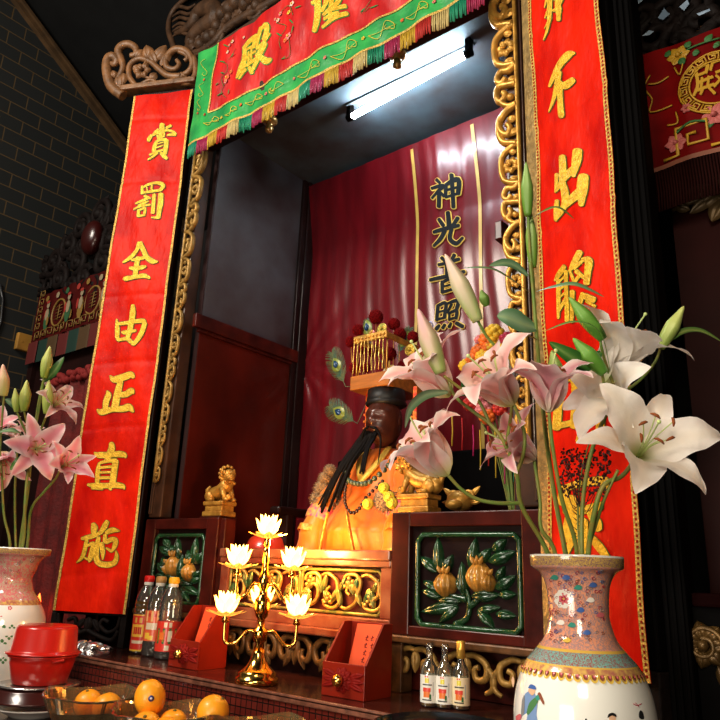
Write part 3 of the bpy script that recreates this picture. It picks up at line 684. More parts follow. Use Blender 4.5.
# ------------------------------------------------------------------ carved altar panels
def k370(x, y): return loc2(FACE(1.91), 370+x/4, 500+y/4)
LEAVES = [(270,290,267,150,38),(262,288,198,225,36),(288,292,326,218,34),(270,362,208,322,26),(275,388,202,360,30),(372,395,362,245,34),(368,402,262,400,28),(345,420,198,448,38),(348,425,272,492,28),(395,272,420,150,38),(430,250,478,192,34),(468,248,578,205,40),(485,205,542,155,34),(503,322,535,264,26),(495,358,580,302,36),(400,385,515,380,38),(510,380,582,378,28),(425,440,518,430,26),(498,455,580,465,28),(425,438,492,512,32),(345,310,372,380,26)]
def altar_panel(side):
    lab = ('large carved altar panel with green leaves and two ochre fruits above the small sauce bottles' if side > 0 else
           'carved altar panel with green leaves and ochre fruits behind the three oil bottles')
    t = thing('carved_screen', lab, 'panel', (side*.68, 1.93, 1.0))
    y = 1.90
    if side > 0: x0, x1 = .413, .945
    else: x0, x1 = -.945, -.455
    zt_, zb_ = 1.538, 1.165
    b = B()
    b.box(x0, x0+.072, y, y+.07, zb_-.0, zt_, .004); b.box(x1-.072, x1, y, y+.07, zb_, zt_, .004)
    b.box(x0+.07, x1-.07, y+.001, y+.069, zt_-.045, zt_, .004); b.box(x0+.07, x1-.07, y+.001, y+.069, zb_, zb_+.030, .004)
    if side < 0: b.box(x1-.0, x1+.03, y+.012, y+.07, 1.02, zt_-.004, .004)
    obj('frame', b, lacq, t)
    b = B(); b.box(x0+.05, x1-.05, y+.022, y+.05, zb_+.01, zt_-.02); bd = obj('recessed_board', b, lacq_d, t)
    # lower moulding and feet
    b = B(); b.box(x0-.004, x1+.004, y-.012, y+.07, zb_-.022, zb_, .005); b.box(x0, x0+.05, y, y+.06, 1.0, zb_-.02, .004); b.box(x1-.05, x1, y, y+.06, 1.0, zb_-.02, .004)
    obj('lower_moulding', b, mat('worn_gilt_moulding', (.17,.075,.025), .4, metal=.2, var=.6, vscale=30), t)
    # green ring + leaves
    fr = FACE(1.91)
    sx = lambda u: u if side > 0 else (-.700+(.687-u)*.93)
    ring = [(.512,1.447),(.530,1.468),(.845,1.468),(.862,1.450),(.862,1.218),(.845,1.200),(.530,1.200),(.512,1.218),(.512,1.447)]
    b = B(fr)
    rp = []
    for i in range(len(ring)-1):
        for q in range(6): rp.append((sx(ring[i][0]+(ring[i+1][0]-ring[i][0])*q/6), ring[i][1]+(ring[i+1][1]-ring[i][1])*q/6, .0))
    rp.append(rp[0]); b.tube(rp, .0085, 8, False, 1.1, up=(0,0,1))
    obj('green_ring', b, green_l, t)
    b = B(fr)
    for l in LEAVES:
        p = k370(l[0], l[1]); q = k370(l[2], l[3]); b.leaf((sx(p[0]), p[1]), (sx(q[0]), q[1]), l[4]*.00102, .026, -.012, n=9)
    for pts in ([(335,500),(385,470),(392,400),(372,340)], [(390,430),(430,395),(450,350)], [(385,400),(330,385),(300,370)]):
        b.rib([(sx(k370(*q)[0]), k370(*q)[1]) for q in pts], [.011,.009,.006], .8, w=-.006)
    obj('leaf_relief', b, green_l, t)
    for (fx, fy, rx, ry) in ((298,338,44,52),(432,310,48,60),(470,332,26,38)):
        b = B(fr)
        c = k370(fx, fy); rot = Matrix.Rotation(.25, 3, 'Z')
        cx = sx(c[0])
        b.grid(lambda i, j: (lambda a, h: (cx+rx*.00082*sin(h)*cos(a)*(1+.10*cos(5*a)), c[1]-ry*.00082*cos(h)*1.0+.006*sin(h*2), -.012+.034*sin(h)*abs(sin(a))**.7*(1+.1*cos(9*a))))(pi*i, pi*j), 24, 14)
        for q in (-1, 0, 1): b.leaf((cx+q*.008, c[1]+ry*.0006), (cx+q*.022, c[1]+ry*.00105), .014, .01, .006)
        obj('fruit', b, fruit_l, t)
    # openwork apron
    b = B(fr)
    n_ = 3; w_ = (x1-x0)/n_
    for k in range(n_):
        c = x0+w_*(k+.5)
        for q in (-1, 1):
            b.rib([(c, 1.125), (c+q*w_*.18, 1.128), (c+q*w_*.38, 1.105), (c+q*w_*.36, 1.07), (c+q*w_*.2, 1.065), (c+q*w_*.16, 1.09), (c+q*w_*.25, 1.098)], [.008,.011,.010,.008], .9, w=-.008)
            b.rib([(c+q*w_*.38, 1.10), (c+q*w_*.5, 1.075), (c+q*w_*.48, 1.045), (c+q*w_*.35, 1.03)], [.010,.010,.006], .9, w=-.008)
        b.leaf((c, 1.125), (c, 1.06), .035, .014, -.01)
    obj('openwork_apron', b, giltd, t)
    return t
altar_panel(-1); altar_panel(1)

# ------------------------------------------------------------------ middle balustrade
t = thing('balustrade', 'low carved gilt balustrade in front of the deity statue behind the lotus lamp', 'balustrade', (0, 1.93, 1.0))
xa, xb = -.424, .411
rail = mat('worn_red_rail', (.20,.035,.016), .3, var=.55, vscale=14, vcol=(.32,.12,.06), coat=.4)
b = B(); b.box(xa, xb, 1.895, 1.955, 1.385, 1.418, .005); b.box(xa, xb, 1.902, 1.95, 1.364, 1.386, .004); obj('top_rail', b, rail, t)
b = B(); b.box(xa, xb, 1.905, 1.955, 1.16, 1.205, .005); b.box(xa, xb, 1.893, 1.955, 1.135, 1.162, .005); obj('bottom_rail', b, rail, t)
for x_ in (xa, xb-.045):
    b = B(); b.box(x_, x_+.045, 1.91, 1.95, 1.205, 1.366, .003); obj('side_post', b, rail, t)
b = B(); b.box(xa+.04, xb-.04, 1.94, 1.955, 1.20, 1.37); obj('recessed_board', b, mat('dark_red_board', (.10,.012,.008), .4), t)
fr = FACE(1.925)
for p in (-1, 1):
    u0, u1, v0, v1 = (.006, .362, 1.213, 1.352) if p > 0 else (-.376, -.006, 1.213, 1.352)
    b = B(fr); c_ = .014
    ring = [(u0,v1-c_),(u0+c_,v1),(u1-c_,v1),(u1,v1-c_),(u1,v0+c_),(u1-c_,v0),(u0+c_,v0),(u0,v0+c_),(u0,v1-c_)]
    rp = []
    for i in range(8):
        for q in range(5): rp.append((ring[i][0]+(ring[i+1][0]-ring[i][0])*q/5, ring[i][1]+(ring[i+1][1]-ring[i][1])*q/5, .0))
    rp.append(rp[0]); b.tube(rp, .006, 8, False, 1.1, up=(0,0,1))
    obj('green_ring', b, mat('green_gilt_ring', (.12,.16,.04), .3, metal=.3, var=.7, vscale=30, vcol=(.5,.33,.08)), t)
    b = B(fr); vm = (v0+v1)/2; W = u1-u0
    for q in range(4):
        cx = u0+W*(q+.5)/4; s_ = 1 if q % 2 else -1
        b.rib([(cx-.04, vm+s_*.05), (cx-.01, vm+s_*.055), (cx+.03, vm+s_*.03), (cx+.03, vm-s_*.01), (cx, vm-s_*.02), (cx-.015, vm), (cx, vm+s_*.012)], [.005,.008,.007,.005], 1.1)
        b.rib([(cx+.03, vm+s_*.02), (cx+.045, vm-s_*.03), (cx+.02, vm-s_*.055), (cx-.02, vm-s_*.05), (cx-.03, vm-s_*.03)], [.005,.007,.006], 1.1)
        for (du, dv) in ((-.01,.0),(.005,-.01),(-.02,-.012),(.012,.004),(-.004,.014)): b.sphere((cx+du, vm-s_*.028+dv, .002), .0085, 8)
    obj('gilt_scroll', b, gilt, t)
    b = B(fr)
    for q in range(5):
        cx = u0+W*(q+.35)/5; s_ = 1 if q % 2 else -1
        b.leaf((cx, vm-s_*.01), (cx+.02, vm+s_*.055), .026, .012, .0); b.leaf((cx, vm-s_*.01), (cx-.028, vm+s_*.045), .022, .012, .0); b.leaf((cx+.01, vm), (cx+.035, vm-s_*.045), .022, .012, .0)
    obj('gilt_leaf', b, mat('green_gold_leaf', (.42,.30,.06), .3, metal=.45, var=.7, vscale=25, vcol=(.05,.13,.04)), t)
b = B(FACE(1.915))
for k in range(5):
    c = xa+(xb-xa)*(k+.5)/5; w_ = (xb-xa)/5
    for q in (-1, 1):
        b.rib([(c, 1.115), (c+q*w_*.25, 1.12), (c+q*w_*.44, 1.09), (c+q*w_*.36, 1.05), (c+q*w_*.2, 1.06), (c+q*w_*.22, 1.085)], [.009,.013,.011,.008], .9, w=-.006)
        b.leaf((c+q*w_*.1, 1.08), (c+q*w_*.3, 1.02), .03, .014, -.008)
    b.leaf((c, 1.13), (c, 1.03), .045, .016, -.008); b.sphere((c, 1.09, .0), .014, 10)
obj('openwork_apron', b, mat('brown_gilt_apron', (.24,.12,.035), .42, metal=.3, var=.5, vscale=22, bump=.25), t)
b = B(); b.box(xa, xb, 1.965, 1.98, 1.0, 1.14); obj('back_board', b, lacq_d, t)

# ------------------------------------------------------------------ lions on block plinths
gold_l = mat('lion_gilt', (.66,.36,.07), .38, metal=.35, var=.5, vscale=30, vcol=(.38,.18,.03), bump=.3, bscale=90)
def lion(x, y, z, mir, label):
    t = thing('lion_statue', label, 'statue', (x, y, z))
    b = B()
    L, W = .128, .085
    b.box(x-L/2, x+L/2, y-W/2, y+W/2, z, z+.022, .005); b.box(x-L/2+.008, x+L/2-.008, y-W/2+.008, y+W/2-.008, z+.02, z+.048, .004); b.box(x-L/2, x+L/2, y-W/2, y+W/2, z+.046, z+.064, .005)
    obj('pedestal', b, gold_l, t)
    z0 = z+.063; d = mir
    bm_pts = [(-.062, .030, .026), (-.035, .040, .030), (.0, .048, .030), (.03, .066, .031), (.045, .090, .028)]
    b = B()
    b.tube([(x+d*p[0], y, z0+p[1]) for p in bm_pts], [p[2] for p in bm_pts], 14, True, .95)
    b.sphere((x-d*.066, y, z0+.03), .027, 12)
    for s in (-1, 1):
        b.sphere((x-d*.05, y+s*.020, z0+.026), .025, 12, (1.1,.7,1)); b.tube([(x-d*.05, y+s*.026, z0+.012), (x-d*.012, y+s*.03, z0+.008)], [.011,.008], 8)
        b.tube([(x+d*.03, y+s*.020, z0+.06), (x+d*.048, y+s*.022, z0+.028), (x+d*.054, y+s*.022, z0+.008)], [.015,.011,.010], 8)
        b.sphere((x+d*.062, y+s*.022, z0+.008), .011, 8, (1.3,1,.8))
    b.tube([(x-d*.085, y, z0+.03), (x-d*.092, y, z0+.055), (x-d*.075, y, z0+.07)], [.008,.010,.005], 8)
    obj('body', b, gold_l, t)
    h = V((x+d*.052, y-.006, z0+.112))
    b = B(); b.sphere(h, .028, 14, (1,1,1.02)); b.sphere(h+V((d*.022,-.010,-.012)), .017, 12, (1.05,1,.8)); b.sphere(h+V((d*.034,-.016,-.004)), .006, 8)
    for s in (-1, 1):
        b.sphere(h+V((d*.020,-.004+s*.014,.008)), .0065, 8); b.sphere(h+V((d*.016,-.004+s*.014,.016)), .008, 8, (1,1,.5))
        b.sphere(h+V((-d*.002,s*.027,.010)), .010, 8, (.7,.6,1.1))
    b.tube([h+V((d*.032,-.022,-.020)), h+V((d*.036,-.014,-.022)), h+V((d*.034,.0,-.020))], .003, 6)
    obj('head', b, gold_l, t)
    b = B(); rn = random.Random(2)
    for k in range(34):
        a = 2*pi*k/34*3.0; q = k/34
        p = h+V((-d*(.004+.024*sin(q*3)), (.032-.005*q)*cos(a), .006+(.034)*sin(a)*(1-.2*q)))
        b.sphere(p, .0085, 8)
    for k in range(8): b.sphere(h+V((d*.008, -.024+.007*k, -.030-.004*sin(k))), .008, 8)
    obj('mane', b, gold_l, t)
    b = B(); b.sphere((x+d*.068, y-.012, z0+.018), .014, 12); obj('ball', b, gold_l, t)
b = B(); b.box(-.672, -.54, 1.976, 2.075, 1.3605, 1.552, .004); o = obj('lion_block', b, lacq, N_)
lion(-.604, 2.025, 1.5525, 1, 'gilt guardian lion lying on its plinth left of the lotus lamp')
b = B(); b.box(.37, .505, 1.976, 2.075, 1.3605, 1.545, .004); obj('lion_block', b, lacq, N_)
lion(.436, 2.025, 1.5455, -1, 'gilt guardian lion on its plinth half hidden below the lowest pink lily')

# ------------------------------------------------------------------ deity statue
sx_, sy_ = .075, 2.31
t = thing('deity_statue', 'seated dark faced deity statue in an orange embroidered robe and beaded hat', 'statue', (sx_, sy_, ZP))
robe_m = mat('orange_robe_satin', (.82,.15,.008), .45, var=.5, vscale=9, vcol=(.70,.26,.02), bump=.35, bscale=24, sheen=.2)
robe_g = mat('gold_brocade', (.78,.46,.08), .4, metal=.2, var=.7, vscale=38, vcol=(.62,.14,.02), bump=.5, bscale=80)
dface = mat('dark_lacquer_face', (.10,.026,.014), .34, coat=.25, var=.3, vscale=20)
b = B()
def robe(i, j):
    a = 2*pi*i; q = j
    # q 0 bottom .. 1 shoulders ; front is -Y
    prof = [(0,.31,.22),(.12,.30,.225),(.3,.262,.205),(.5,.222,.165),(.68,.196,.128),(.84,.175,.105),(.93,.13,.085),(1,.058,.055)]
    for k in range(len(prof)-1):
        if prof[k][0] <= q <= prof[k+1][0]:
            f_ = (q-prof[k][0])/(prof[k+1][0]-prof[k][0]); rx = prof[k][1]*(1-f_)+prof[k+1][1]*f_; ry = prof[k][2]*(1-f_)+prof[k+1][2]*f_; break
    fold = 1+.035*(1-q)**.7*sin(a*13+2*q)+.02*(1-q)*sin(a*29)
    y = ry*sin(a)*fold
    if sin(a) < 0: y -= .06*max(0, 1-abs(q-.28)/.30)*(-sin(a))   # lap pushed forward
    return (sx_+rx*cos(a)*fold, sy_+y, ZP+.001+.475*q)
b.grid(robe, 96, 36)
obj('robe', b, robe_m, t)
# sleeves: wide orange sleeves with magenta cuffs falling into the lap
magm = mat('magenta_band', (.72,.06,.25), .45, var=.5, vscale=50, vcol=(.8,.45,.1))
furm = mat('tan_fur', (.42,.27,.13), .9, sheen=.3, bump=.8, bscale=200, var=.5, vscale=60)
for s in (-1, 1):
    pth = smooth([(sx_+s*.125, sy_-.02, ZP+.42), (sx_+s*.185, sy_-.10, ZP+.29), (sx_+s*.215, sy_-.17, ZP+.15), (sx_+s*.225, sy_-.185, ZP+.004)], 6)
    n_ = len(pth); rr_ = [.050+.030*i/(n_-1)+.004*sin(i*2.1) for i in range(n_)]
    b = B(); b.tube(pth, rr_, 20, True, .8); sl_ = obj('sleeve', b, robe_m, t)
    def ring(i0, i1, dr, m_, nm):
        b = B(); b.tube([pth[i] for i in range(i0, i1+1)], [rr_[i]+dr for i in range(i0, i1+1)], 22, False, .8); return obj(nm, b, m_, sl_)
    ring(9, 11, .004, magm, 'magenta_band'); ring(12, 13, .003, robe_g, 'brocade_band'); ring(15, 18, .0035, robe_g, 'brocade_hem')
    b = B(); rn = random.Random(3)
    for i in range(7, 9):
        c_ = V(pth[i])
        for k in range(40):
            a = 2*pi*k/40; d_ = V((cos(a), -abs(sin(a))*.8, .25*rn.uniform(-1, 1))); b.tube([c_+d_*rr_[i]*.98, c_+d_*(rr_[i]+.016)+V((0, 0, -.010))], [.006, .001], 5, False)
    obj('fur_edge', b, furm, sl_)
b = B(); c_ = at(385, 500, Y=2.03); b.sphere(c_, .040, 14, (1.1,.7,1))
for k in range(120):
    z_ = 1-2*(k+.5)/120; a = k*2.39996; q = sqrt(1-z_*z_); dd = V((q*cos(a)*1.1, q*sin(a)*.7, z_)); b.tube([c_+dd*.036, c_+dd*.049+V((0,0,-.004))], [.0035,.0005], 4, False)
obj('fur_muff', b, furm, t)
# collar and front placket bands
b = B()
for s in (-1, 1):
    pts = smooth([(sx_+s*.05, sy_-.05, ZP+.475), (sx_+s*.05, sy_-.112, ZP+.41), (sx_-s*.01, sy_-.16, ZP+.32)], 5)
    b.tube(pts, .016, 8, True, .5)
obj('collar_band', b, mat('gold_collar', (.85,.55,.10), .4, metal=.2, bump=.5, bscale=100), t)
for s in (-1, 1):
    b = B(); pts = [(sx_+s*(.045+.05*q/10), sy_-.292+.012*(q/10)**2, ZP+.20-.195*q/10) for q in range(11)]
    b.tube(pts, .008, 8, True, .5); obj('gold_piping', b, robe_g, t)
# head
hc = V((sx_+.020, sy_-.045, 1.948))
b = B(); b.tube([(sx_, sy_, ZP+.46), (sx_+.006, sy_-.012, 1.90)], [.05,.042], 14)
def headf(i, j):
    a = 2*pi*i; h = pi*j
    x = .072*sin(h)*cos(a); y = .082*sin(h)*sin(a); z = .108*cos(h)
    if y < 0:
        fx = x/.072
        y -= .020*math.exp(-((z+.012)/.022)**2-(fx/.26)**2)      # nose
        y -= .008*math.exp(-((z-.028)/.012)**2)*(1 if abs(fx) < .8 else 0)   # brow
        y += .008*math.exp(-((z-.012)/.012)**2-((abs(fx)-.42)/.2)**2)  # eye sockets
        y -= .006*math.exp(-((z+.047)/.010)**2-(fx/.35)**2)     # lips
        y -= .007*math.exp(-((z+.075)/.018)**2-(fx/.4)**2)      # chin
        y -= .005*math.exp(-((z+.02)/.025)**2-((abs(fx)-.55)/.2)**2)
    return (hc.x+x, hc.y+y, hc.z+z)
b.grid(headf, 48, 36)
for s in (-1, 1): b.sphere(hc+V((s*.068, .012, -.002)), .02, 10, (.4,.7,1.2))
obj('head', b, dface, t)
b = B()
for s in (-1, 1): b.sphere(hc+V((s*.027, -.064, .012)), .009, 10, (1.3,.5,.6))
obj('eye', b, mat('eye_white', (.25,.18,.12), .3), t)
b = B()
for s in (-1, 1): b.tube([hc+V((s*.014,-.074,.030)), hc+V((s*.03,-.071,.036)), hc+V((s*.046,-.06,.030))], [.002,.0035,.0015], 6)
obj('eyebrow', b, blackw, t)
# beard strands
hair = mat('black_hair', (.006,.004,.0035), .6, spec=.15, bump=.4, bscale=120, stretch=(1,1,.2))
b = B(); rn = random.Random(12)
for (x0_, L_b, dx, fr_) in ((-.040,.31,-.15,.01),(-.026,.33,-.115,.03),(-.008,.27,-.06,.04),(.020,.17,.02,.03)):
    for q_ in range(5):
        ox, oy, oz = rn.uniform(-.010, .010), rn.uniform(-.008, .004), rn.uniform(-.02, .02)
        p0 = hc+V((x0_+ox, -.078+abs(x0_)*.4, -.066+abs(x0_)*.4))
        dx_ = dx+rn.uniform(-.015, .015)
        pts = smooth([p0, p0+V((dx_*.25, -.022+oy, -L_b*.2)), p0+V((dx_*.6, -.05-fr_*.6+oy, -L_b*.5)), p0+V((dx_*1.05, -.075-fr_+oy, -L_b+oz))], 5)
        n_ = len(pts); b.tube(pts, [.0078*(1-.62*i/(n_-1))+.0008 for i in range(n_)], 7)
for s in (-1, 1): b.tube(smooth([hc+V((s*.004,-.100,-.042)), hc+V((s*.03,-.092,-.052)), hc+V((s*.052,-.088,-.10)), hc+V((s*.065,-.12,-.20))], 4), [.004,.005,.006,.006,.006,.0055,.005,.005,.004,.004,.003,.002,.001], 7)
obj('beard', b, hair, t)
# cap and hat board
b = B(); b.lathe([(.070,2.008),(.080,2.016),(.082,2.04),(.078,2.079),(.03,2.0795)], (hc.x, hc.y+.01, 0), 24); b.lathe([(.083,2.014),(.087,2.021),(.083,2.03)], (hc.x, hc.y+.01, 0), 24, cap=False)
obj('cap', b, mat('black_cap', (.012,.010,.010), .5, var=.3), t)
hx0, hx1, hy0, hy1 = -.040, .166, 2.195, 2.46
b = B(); b.box(hx0, hx1, hy0, hy1, 2.080, 2.142, .004); obj('hat_board', b, mat('orange_wood', (.58,.21,.035), .4, var=.4, vscale=6, stretch=(1,6,6), coat=.3), t)
b = B(); b.box(-.028, .150, 2.19, 2.205, 2.285, 2.318, .004); b.box(-.024, -.012, 2.20, 2.44, 2.29, 2.315, .003); b.box(.134, .146, 2.20, 2.44, 2.29, 2.315, .003)
b2 = B(FACE(2.189))
for k in range(9): b.sphere((-.018+.0195*k, 2.189, 2.302), .007, 8)
for (x, y) in ((-.018, 2.44), (.14, 2.44), (-.018, 2.21), (.14, 2.21)): b.tube([(x, y, 2.14), (x, y, 2.29)], .004, 6)
obj('gold_canopy_rail', b, gilt, t)
b = B()
for k in range(9):
    x = -.02+.0195*k; rn = random.Random(k)
    n_ = 26
    b.tube([(x+.0012*sin(q*.35+k), 2.187+.001*sin(q*.7+k), 2.287-.138*q/n_) for q in range(n_+1)], [.0026 if q % 2 else .0016 for q in range(n_+1)], 5)
obj('bead_string', b, mat('gold_beads', (.85,.62,.16), .3, metal=.6), t)
# pompoms on wires, little mirrors, feathers
pom = mat('crimson_pompom', (.24,.006,.008), .95, spec=.1, bump=.8, bscale=220, var=.4, vscale=90)
PP = [(376,317,.031),(358,330,.025),(351,342,.025),(394,324,.026),(400,334,.027),(413,337,.024),(390,354,.028),(417,357,.031),(404,367,.028),(355,368,.026),(366,368,.020),(372,352,.020),(428,345,.026),(362,350,.018)]
for (px, py, r) in PP:
    Y = 2.30 if px < 380 else 2.36
    p = at(px, py, Y=Y)
    b = B(); b.sphere(p, r, 16); 
    for k in range(90):
        z_ = 1-2*(k+.5)/90; a = k*2.39996; q = sqrt(1-z_*z_); b.sphere(p+V((q*cos(a), q*sin(a), z_))*r*.95, r*.17, 6)
    pb_ = obj('pompom', b, pom, t)
    b = B(); b.tube([p, V((p.x*.9+.008, min(p.y, 2.44), 2.13))], .0015, 5); obj('wire', b, gilt, pb_)
for (px, py, c) in ((382,329,'g'),(428,327,'b'),(392,368,'w'),(398,375,'w'),(405,373,'w'),(386,371,'w'),(410,350,'y'),(372,333,'p')):
    p = at(px, py, Y=2.27 if px < 390 else 2.33); b = B(FACE(p.y)); b.rosette((p.x, p.z), .026 if c in 'gby' else .013, 6, .008, 0); b.rib(spiral((p.x, p.z), .024 if c in 'gby' else .012, 0, 1, 14, .95), .003, 1)
    b.tube([(p.x, p.z, -.004), (p.x*.9+.008, 2.14, -.03)], .0013, 5)
    obj('hat_ornament', b, mat('ornament_'+c, {'g': (.35,.45,.12), 'b': (.05,.12,.45), 'w': (.75,.72,.62), 'y': (.8,.6,.1), 'p': (.75,.2,.3)}[c], .3, metal=.3, var=.5, vscale=60, vcol=(.7,.45,.08)), t)
fe = mat('peacock_barb', (.14,.15,.05), .5, var=.5, vscale=50, vcol=(.05,.12,.08)); fe2 = mat('peacock_eye_bronze', (.22,.26,.05), .35); fe3 = mat('peacock_eye_blue', (.01,.05,.14), .25)
def feather(x, y, ang, L, Yp, root):
    p = at(x, y, Y=Yp); fr = FACE(Yp); b = B(fr)
    d = V((cos(ang), sin(ang))); n = V((-d.y, d.x)); base = V((p.x, p.z)) - d*L*.55
    b.m = 0
    rn = random.Random(int(x))
    for k in range(46):
        q = .15+.85*k/45; c = base+d*(L*q)
        for s in (-1, 1):
            l = L*.34*sin(pi*min(1, q*.9+.05))**.6
            e = c+n*(s*l*.8)+d*(l*.75+rn.uniform(0, .012))
            b.tube([(c.x, c.y, 0), ((c.x+e.x)/2, (c.y+e.y)/2+.004, .003), (e.x, e.y, .0)], [.0016,.0014,.0006], 4, False)
    b.tube([(root[0], root[1], -.02), (base.x, base.y, 0), (base.x+d.x*L, base.y+d.y*L, 0)], .002, 5)
    b.m = 1; c = base+d*L*.62; b.leaf((c.x-d.x*.035, c.y-d.y*.035), (c.x+d.x*.045, c.y+d.y*.045), .056, .006, .004)
    b.m = 2; b.leaf((c.x-d.x*.014, c.y-d.y*.014), (c.x+d.x*.026, c.y+d.y*.026), .028, .006, .010)
    return obj('peacock_feather', b, [fe, fe2, fe3], t)
feather(338, 368, radians(118), .20, 2.36, (-.0, 2.14)); feather(342, 414, radians(150), .19, 2.30, (-.02, 2.10)); feather(404, 342, radians(60), .13, 2.42, (.1, 2.15)); feather(368, 330, radians(100), .10, 2.40, (.03, 2.15))
# red tassel ribbons beside the face
for px, py in ((367, 424), (415, 412)):
    p = at(px, py, Y=2.28); b = B(); b.box(p.x-.010, p.x+.010, p.y-.004, p.y+.004, p.z-.13, 2.082, .003)
    for k in range(5): b.sphere((p.x-.012, p.y-.004, p.z-.08+.03*k), .006, 8)
    obj('red_tassel_ribbon', b, mat('scarlet_ribbon', (.62,.03,.012), .45, var=.4, vscale=50, vcol=(.75,.3,.04)), t)
# bead necklaces
jade = mat('jade_bead', (.10,.13,.07), .2, coat=.5, var=.5, vscale=60); dark_bead = mat('dark_wood_bead', (.035,.014,.010), .25, coat=.4)
def beads(px_pts, Y0, r, m_, nm):
    pts = [at(x, y, Y=Yq) for x, y, Yq in px_pts]; pts = [V(p) for p in smooth([tuple(p) for p in pts], 24)]
    b = B(); acc = 0; last = pts[0]; b.sphere(last, r, 8)
    for p in pts[1:]:
        if (p-last).length >= r*1.95: b.sphere(p, r, 8); last = p
    obj(nm, b, m_, t)
beads([(347,466,2.16),(348,480,2.10),(362,484,2.06),(374,479,2.05),(388,466,2.07),(396,455,2.12)], 0, .0115, jade, 'jade_necklace')
beads([(349,474,2.12),(345,492,2.07),(346,506,2.045),(352,513,2.04),(359,509,2.04),(366,498,2.04),(384,480,2.05)], 0, .0075, dark_bead, 'wooden_necklace')
# round yellow buttons and tassels of the robe
for px, py in ((368,504),(389,497),(384,488),(392,503)):
    p = at(px, py, Y=2.0); b = B(); b.lathe([(.001,.012),(.012,.010),(.02,.004),(.021,-.004),(.001,-.006)], p, 16, axis=(.3,-1,.1)); b.tube([p+V((.014*cos(a*.5), -.012, .014*sin(a*.5))) for a in range(13)], .003, 5)
    obj('yellow_frog_button', b, mat('yellow_cord', (.80,.60,.05), .4, bump=.5, bscale=150), t)
fur = mat('tan_fur', (.42,.27,.13), .9, sheen=.5, bump=.8, bscale=200, var=.5, vscale=60)
for px, py, r in ((322,488,.032),(318,498,.03),(325,478,.026),(330,470,.024)):
    p = at(px, py, Y=2.20); b = B(); b.sphere(p, r, 12)
    for k in range(70):
        z_ = 1-2*(k+.5)/70; a = k*2.39996; q = sqrt(1-z_*z_); d_ = V((q*cos(a), q*sin(a), z_)); b.tube([p+d_*r*.8, p+d_*r*1.35+V((0,0,-.004))], [.0035,.0005], 4, False)
    obj('fur_trim', b, fur, t)

# red dome behind the lamp
p = at(268, 549, Y=2.20)
b = B(); b.lathe([(.095,0),(.104,.03),(.101,.07),(.084,.108),(.055,.132),(.018,.142),(.002,.143)], (p.x, p.y, ZP+.0005), 32)
o = obj('red_dome', b, mat('red_dome_lacquer', (.62,.05,.02), .3, coat=.4), origin=(p.x, p.y, ZP)); tag(o, 'smooth red domed vessel behind the rail and the top lotus bulb', 'vessel')
# ------------------------------------------------------------------ lotus lamp
LX, LY = .072, 1.672
t = thing('lotus_lamp', 'polished brass lamp with six glowing lotus bulbs standing on the altar table', 'lamp', (LX, LY, 1.0))
b = B(); b.lathe([(.0,.0005),(.066,.0005),(.068,.010),(.066,.020),(.058,.024),(.060,.032),(.050,.040),(.036,.052),(.026,.070),(.020,.088),(.018,.100)], (LX, LY, 1.0), 36); obj('base', b, brass, t)
b = B(); b.lathe([(.017,.098),(.014,.12),(.022,.128),(.024,.150),(.022,.158),(.013,.166),(.012,.19),(.020,.20),(.027,.225),(.024,.25),(.014,.262),(.012,.28),(.019,.29),(.021,.32),(.013,.335),(.010,.36),(.013,.37),(.010,.39),(.008,.43)], (LX, LY, 1.0), 24); obj('stem', b, brass, t)
glow = mat('lotus_glow', (1,.8,.45), .3, emit=(1.0,.52,.10), es=6); core = mat('bulb_core', (1,.9,.7), .3, emit=(1.0,.80,.45), es=70)
petal_b = mat('brass_lotus_leaf', (.85,.50,.12), .2, metal=.9, emit=(1,.45,.08), es=.9)  # emission puts the bulbs' glow into the brass leaves
def cup(b, c, r, n, tip, h, w, lift):
    for k in range(n):
        a = 2*pi*k/n+lift*.3; d = V((cos(a), sin(a), 0)); s = V((-d.y, d.x, 0)); rows = []
        for i in range(6):
            q = i/5; wid = w*sin(pi*(.15+.85*q)**1.0)*.5*(1.0 if i < 5 else .1)
            p = V(c)+d*(r*(.25+.75*q**.8) + tip*q*q)+V((0,0,h*q**1.3))
            rows.append([b.vert(p-s*wid+V((0,0,.004*q))), b.vert(p-d*.004), b.vert(p+s*wid+V((0,0,.004*q)))])
        for i in range(5):
            for m_ in range(2): b.face((rows[i][m_], rows[i][m_+1], rows[i+1][m_+1], rows[i+1][m_]))
BULBS = [((269,528), 0), ((240,562), 1), ((300,568), 1), ((228,609), 2), ((303,617), 2), ((250,611), 3)]
